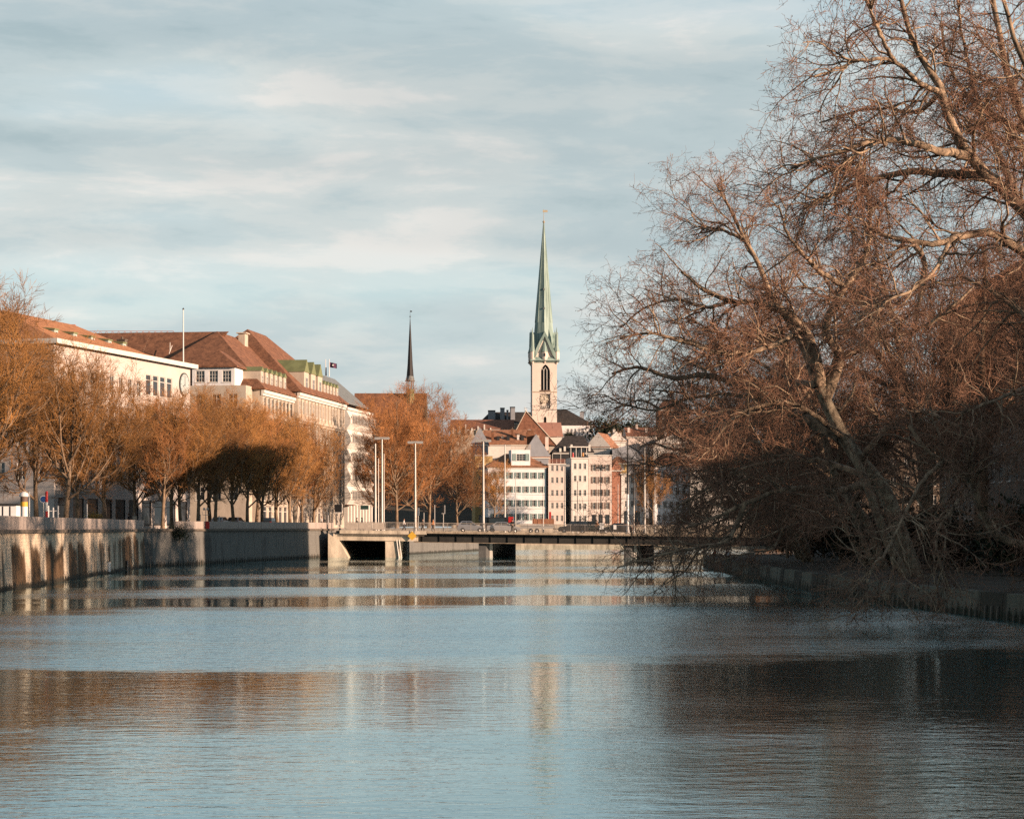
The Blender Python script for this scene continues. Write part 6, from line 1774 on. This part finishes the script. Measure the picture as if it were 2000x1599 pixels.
d_ = MB().frustum((0, 0), 0, .03, .31, .31, 24).build('rim', m_wpaint, rs_, (0, -.04, 2.45)); d_.rotation_euler = (R(90), 0, 0)
MB().frustum((0, 0), .031, .04, .26, .26, 24).build('disc', m_blue, d_)
# white H frame posts and hoops
p = quay_point(104, 4)
hf = thing('gate_frame', 'white painted H shaped gate frame on the quay', 'gate', (p.x, p.y, LAND_Z), R(5))
for x in (-.42, 0, .42): MB().frustum((x, 0), 0, 2.0 if x else 1.85, .07, .07, 8).build('post', m_wpaint, hf)
MB().bar((-.36, 0, 1.55), (-.075, 0, 1.55), .04).bar((.075, 0, 1.55), (.36, 0, 1.55), .04).build('crossbar', m_wpaint, hf)
for px, off, ht, lab in ((57, 3, 2.9, 'tall pale post beside the advertising column'), (170, 3.5, 2.3, 'white post before the yellow shrub'), (391, 4, 1.6, 'short white post before the globe lamp'), (428, 5, 1.5, 'short white post by the parked white car'), (641, 3.5, 2.2, 'white post near the black sign board')):
    p = quay_point(px, off)
    o = thing('slim_post', lab, 'post', (p.x, p.y, LAND_Z))
    MB().frustum((0, 0), 0, ht, .07, .055, 8).build('shaft', m_wpaint, o)
    MB().frustum((0, 0), ht, ht + .08, .07, .02, 8).build('cap', m_metal, o)
p = quay_point(12, 9)
kk = thing('kiosk', 'low white panelled kiosk at the left of the quay', 'kiosk', (p.x - 1.5, p.y, LAND_Z), R(0))
MB().box(0, 0, 0, 2.4, 2, 2.1).build('wall', m_white, kk)
MB().box(-.2, -.2, 2.1, 2.6, 2.2, 2.25).build('roof', m_dmetal, kk)
for x in (.55, 1.2, 1.85): MB().box(x - .05, -.03, .1, x + .05, -.003, 2.0).build('mullion', m_black, kk)
for px, lab in ((263, 'left pale square notice board before the shop windows'), (285, 'right pale square notice board before the shop windows')):
    p = quay_point(px, 5)
    o = thing('notice_board', lab, 'sign', (p.x, p.y, LAND_Z), R(8))
    MB().frustum((0, 0), 0, 1.9, .03, .03, 6).build('post', m_metal, o)
    MB().box(-.26, -.08, .95, .26, -.032, 1.5).build('board', m_stone2, o)
p = quay_point(402, 3.4)
gl = thing('globe_lamp', 'candelabra lamp with two arms and white globes behind the parapet', 'lamp post', (p.x, p.y, LAND_Z), R(8))
MB().frustum((0, 0), 0, 2.3, .05, .04, 8).bar((-.38, 0, 1.6), (.38, 0, 1.6), .03).bar((-.38, 0, 1.6), (-.42, 0, 2.0), .025).bar((.38, 0, 1.6), (.42, 0, 2.0), .025).build('stand', m_wpaint, gl)
for x in (-.2, .2):
    g_ = MB()
    for z0_, z1_, a_, b_ in ((2.15, 2.25, .06, .13), (2.25, 2.37, .13, .13), (2.37, 2.47, .13, .05)): g_.frustum((x, 0), z0_, z1_, a_, b_, 10)
    g_.build('globe', m_lens, gl)
p = quay_point(404, -.05)
lf = thing('lifebuoy_box', 'red lifebuoy box fixed to the grey parapet', 'box', (p.x + .05, p.y, 3.98), R(9) + R(-90) + R(90))
MB().prism([(-.24, 0), (.24, 0), (.24, .72), (.1, .85), (-.24, .85)], 'y', -.45, -.02).build('case', m_redp, lf)
MB().box(-.2, -.47, .1, .2, -.452, .7).build('door', m_redp, lf)
MB().box(.241, -.4, .1, .26, -.1, .7).build('side_label', m_tail, lf)
def wall_point(y):
    t = (y - 133) / 80.0
    return -33 - 5.2 * t
for y, lab, mm, hh, zz in ((184, 'white water gauge box low on the stained quay wall', m_wpaint, .9, .15), (197, 'dark drain outlet at the foot of the sunlit quay wall', m_black, .8, .1)):
    o = thing('gauge_box' if y == 184 else 'drain_outlet', lab, 'box' if y == 184 else 'drain', (wall_point(y) + .12, y, zz), R(90))
    MB().box(-.32, -.16, 0, .32, .05, hh).build('case', mm, o)
    MB().box(-.36, -.2, hh + .002, .36, .05, hh + .06).build('lid', m_ledge, o)
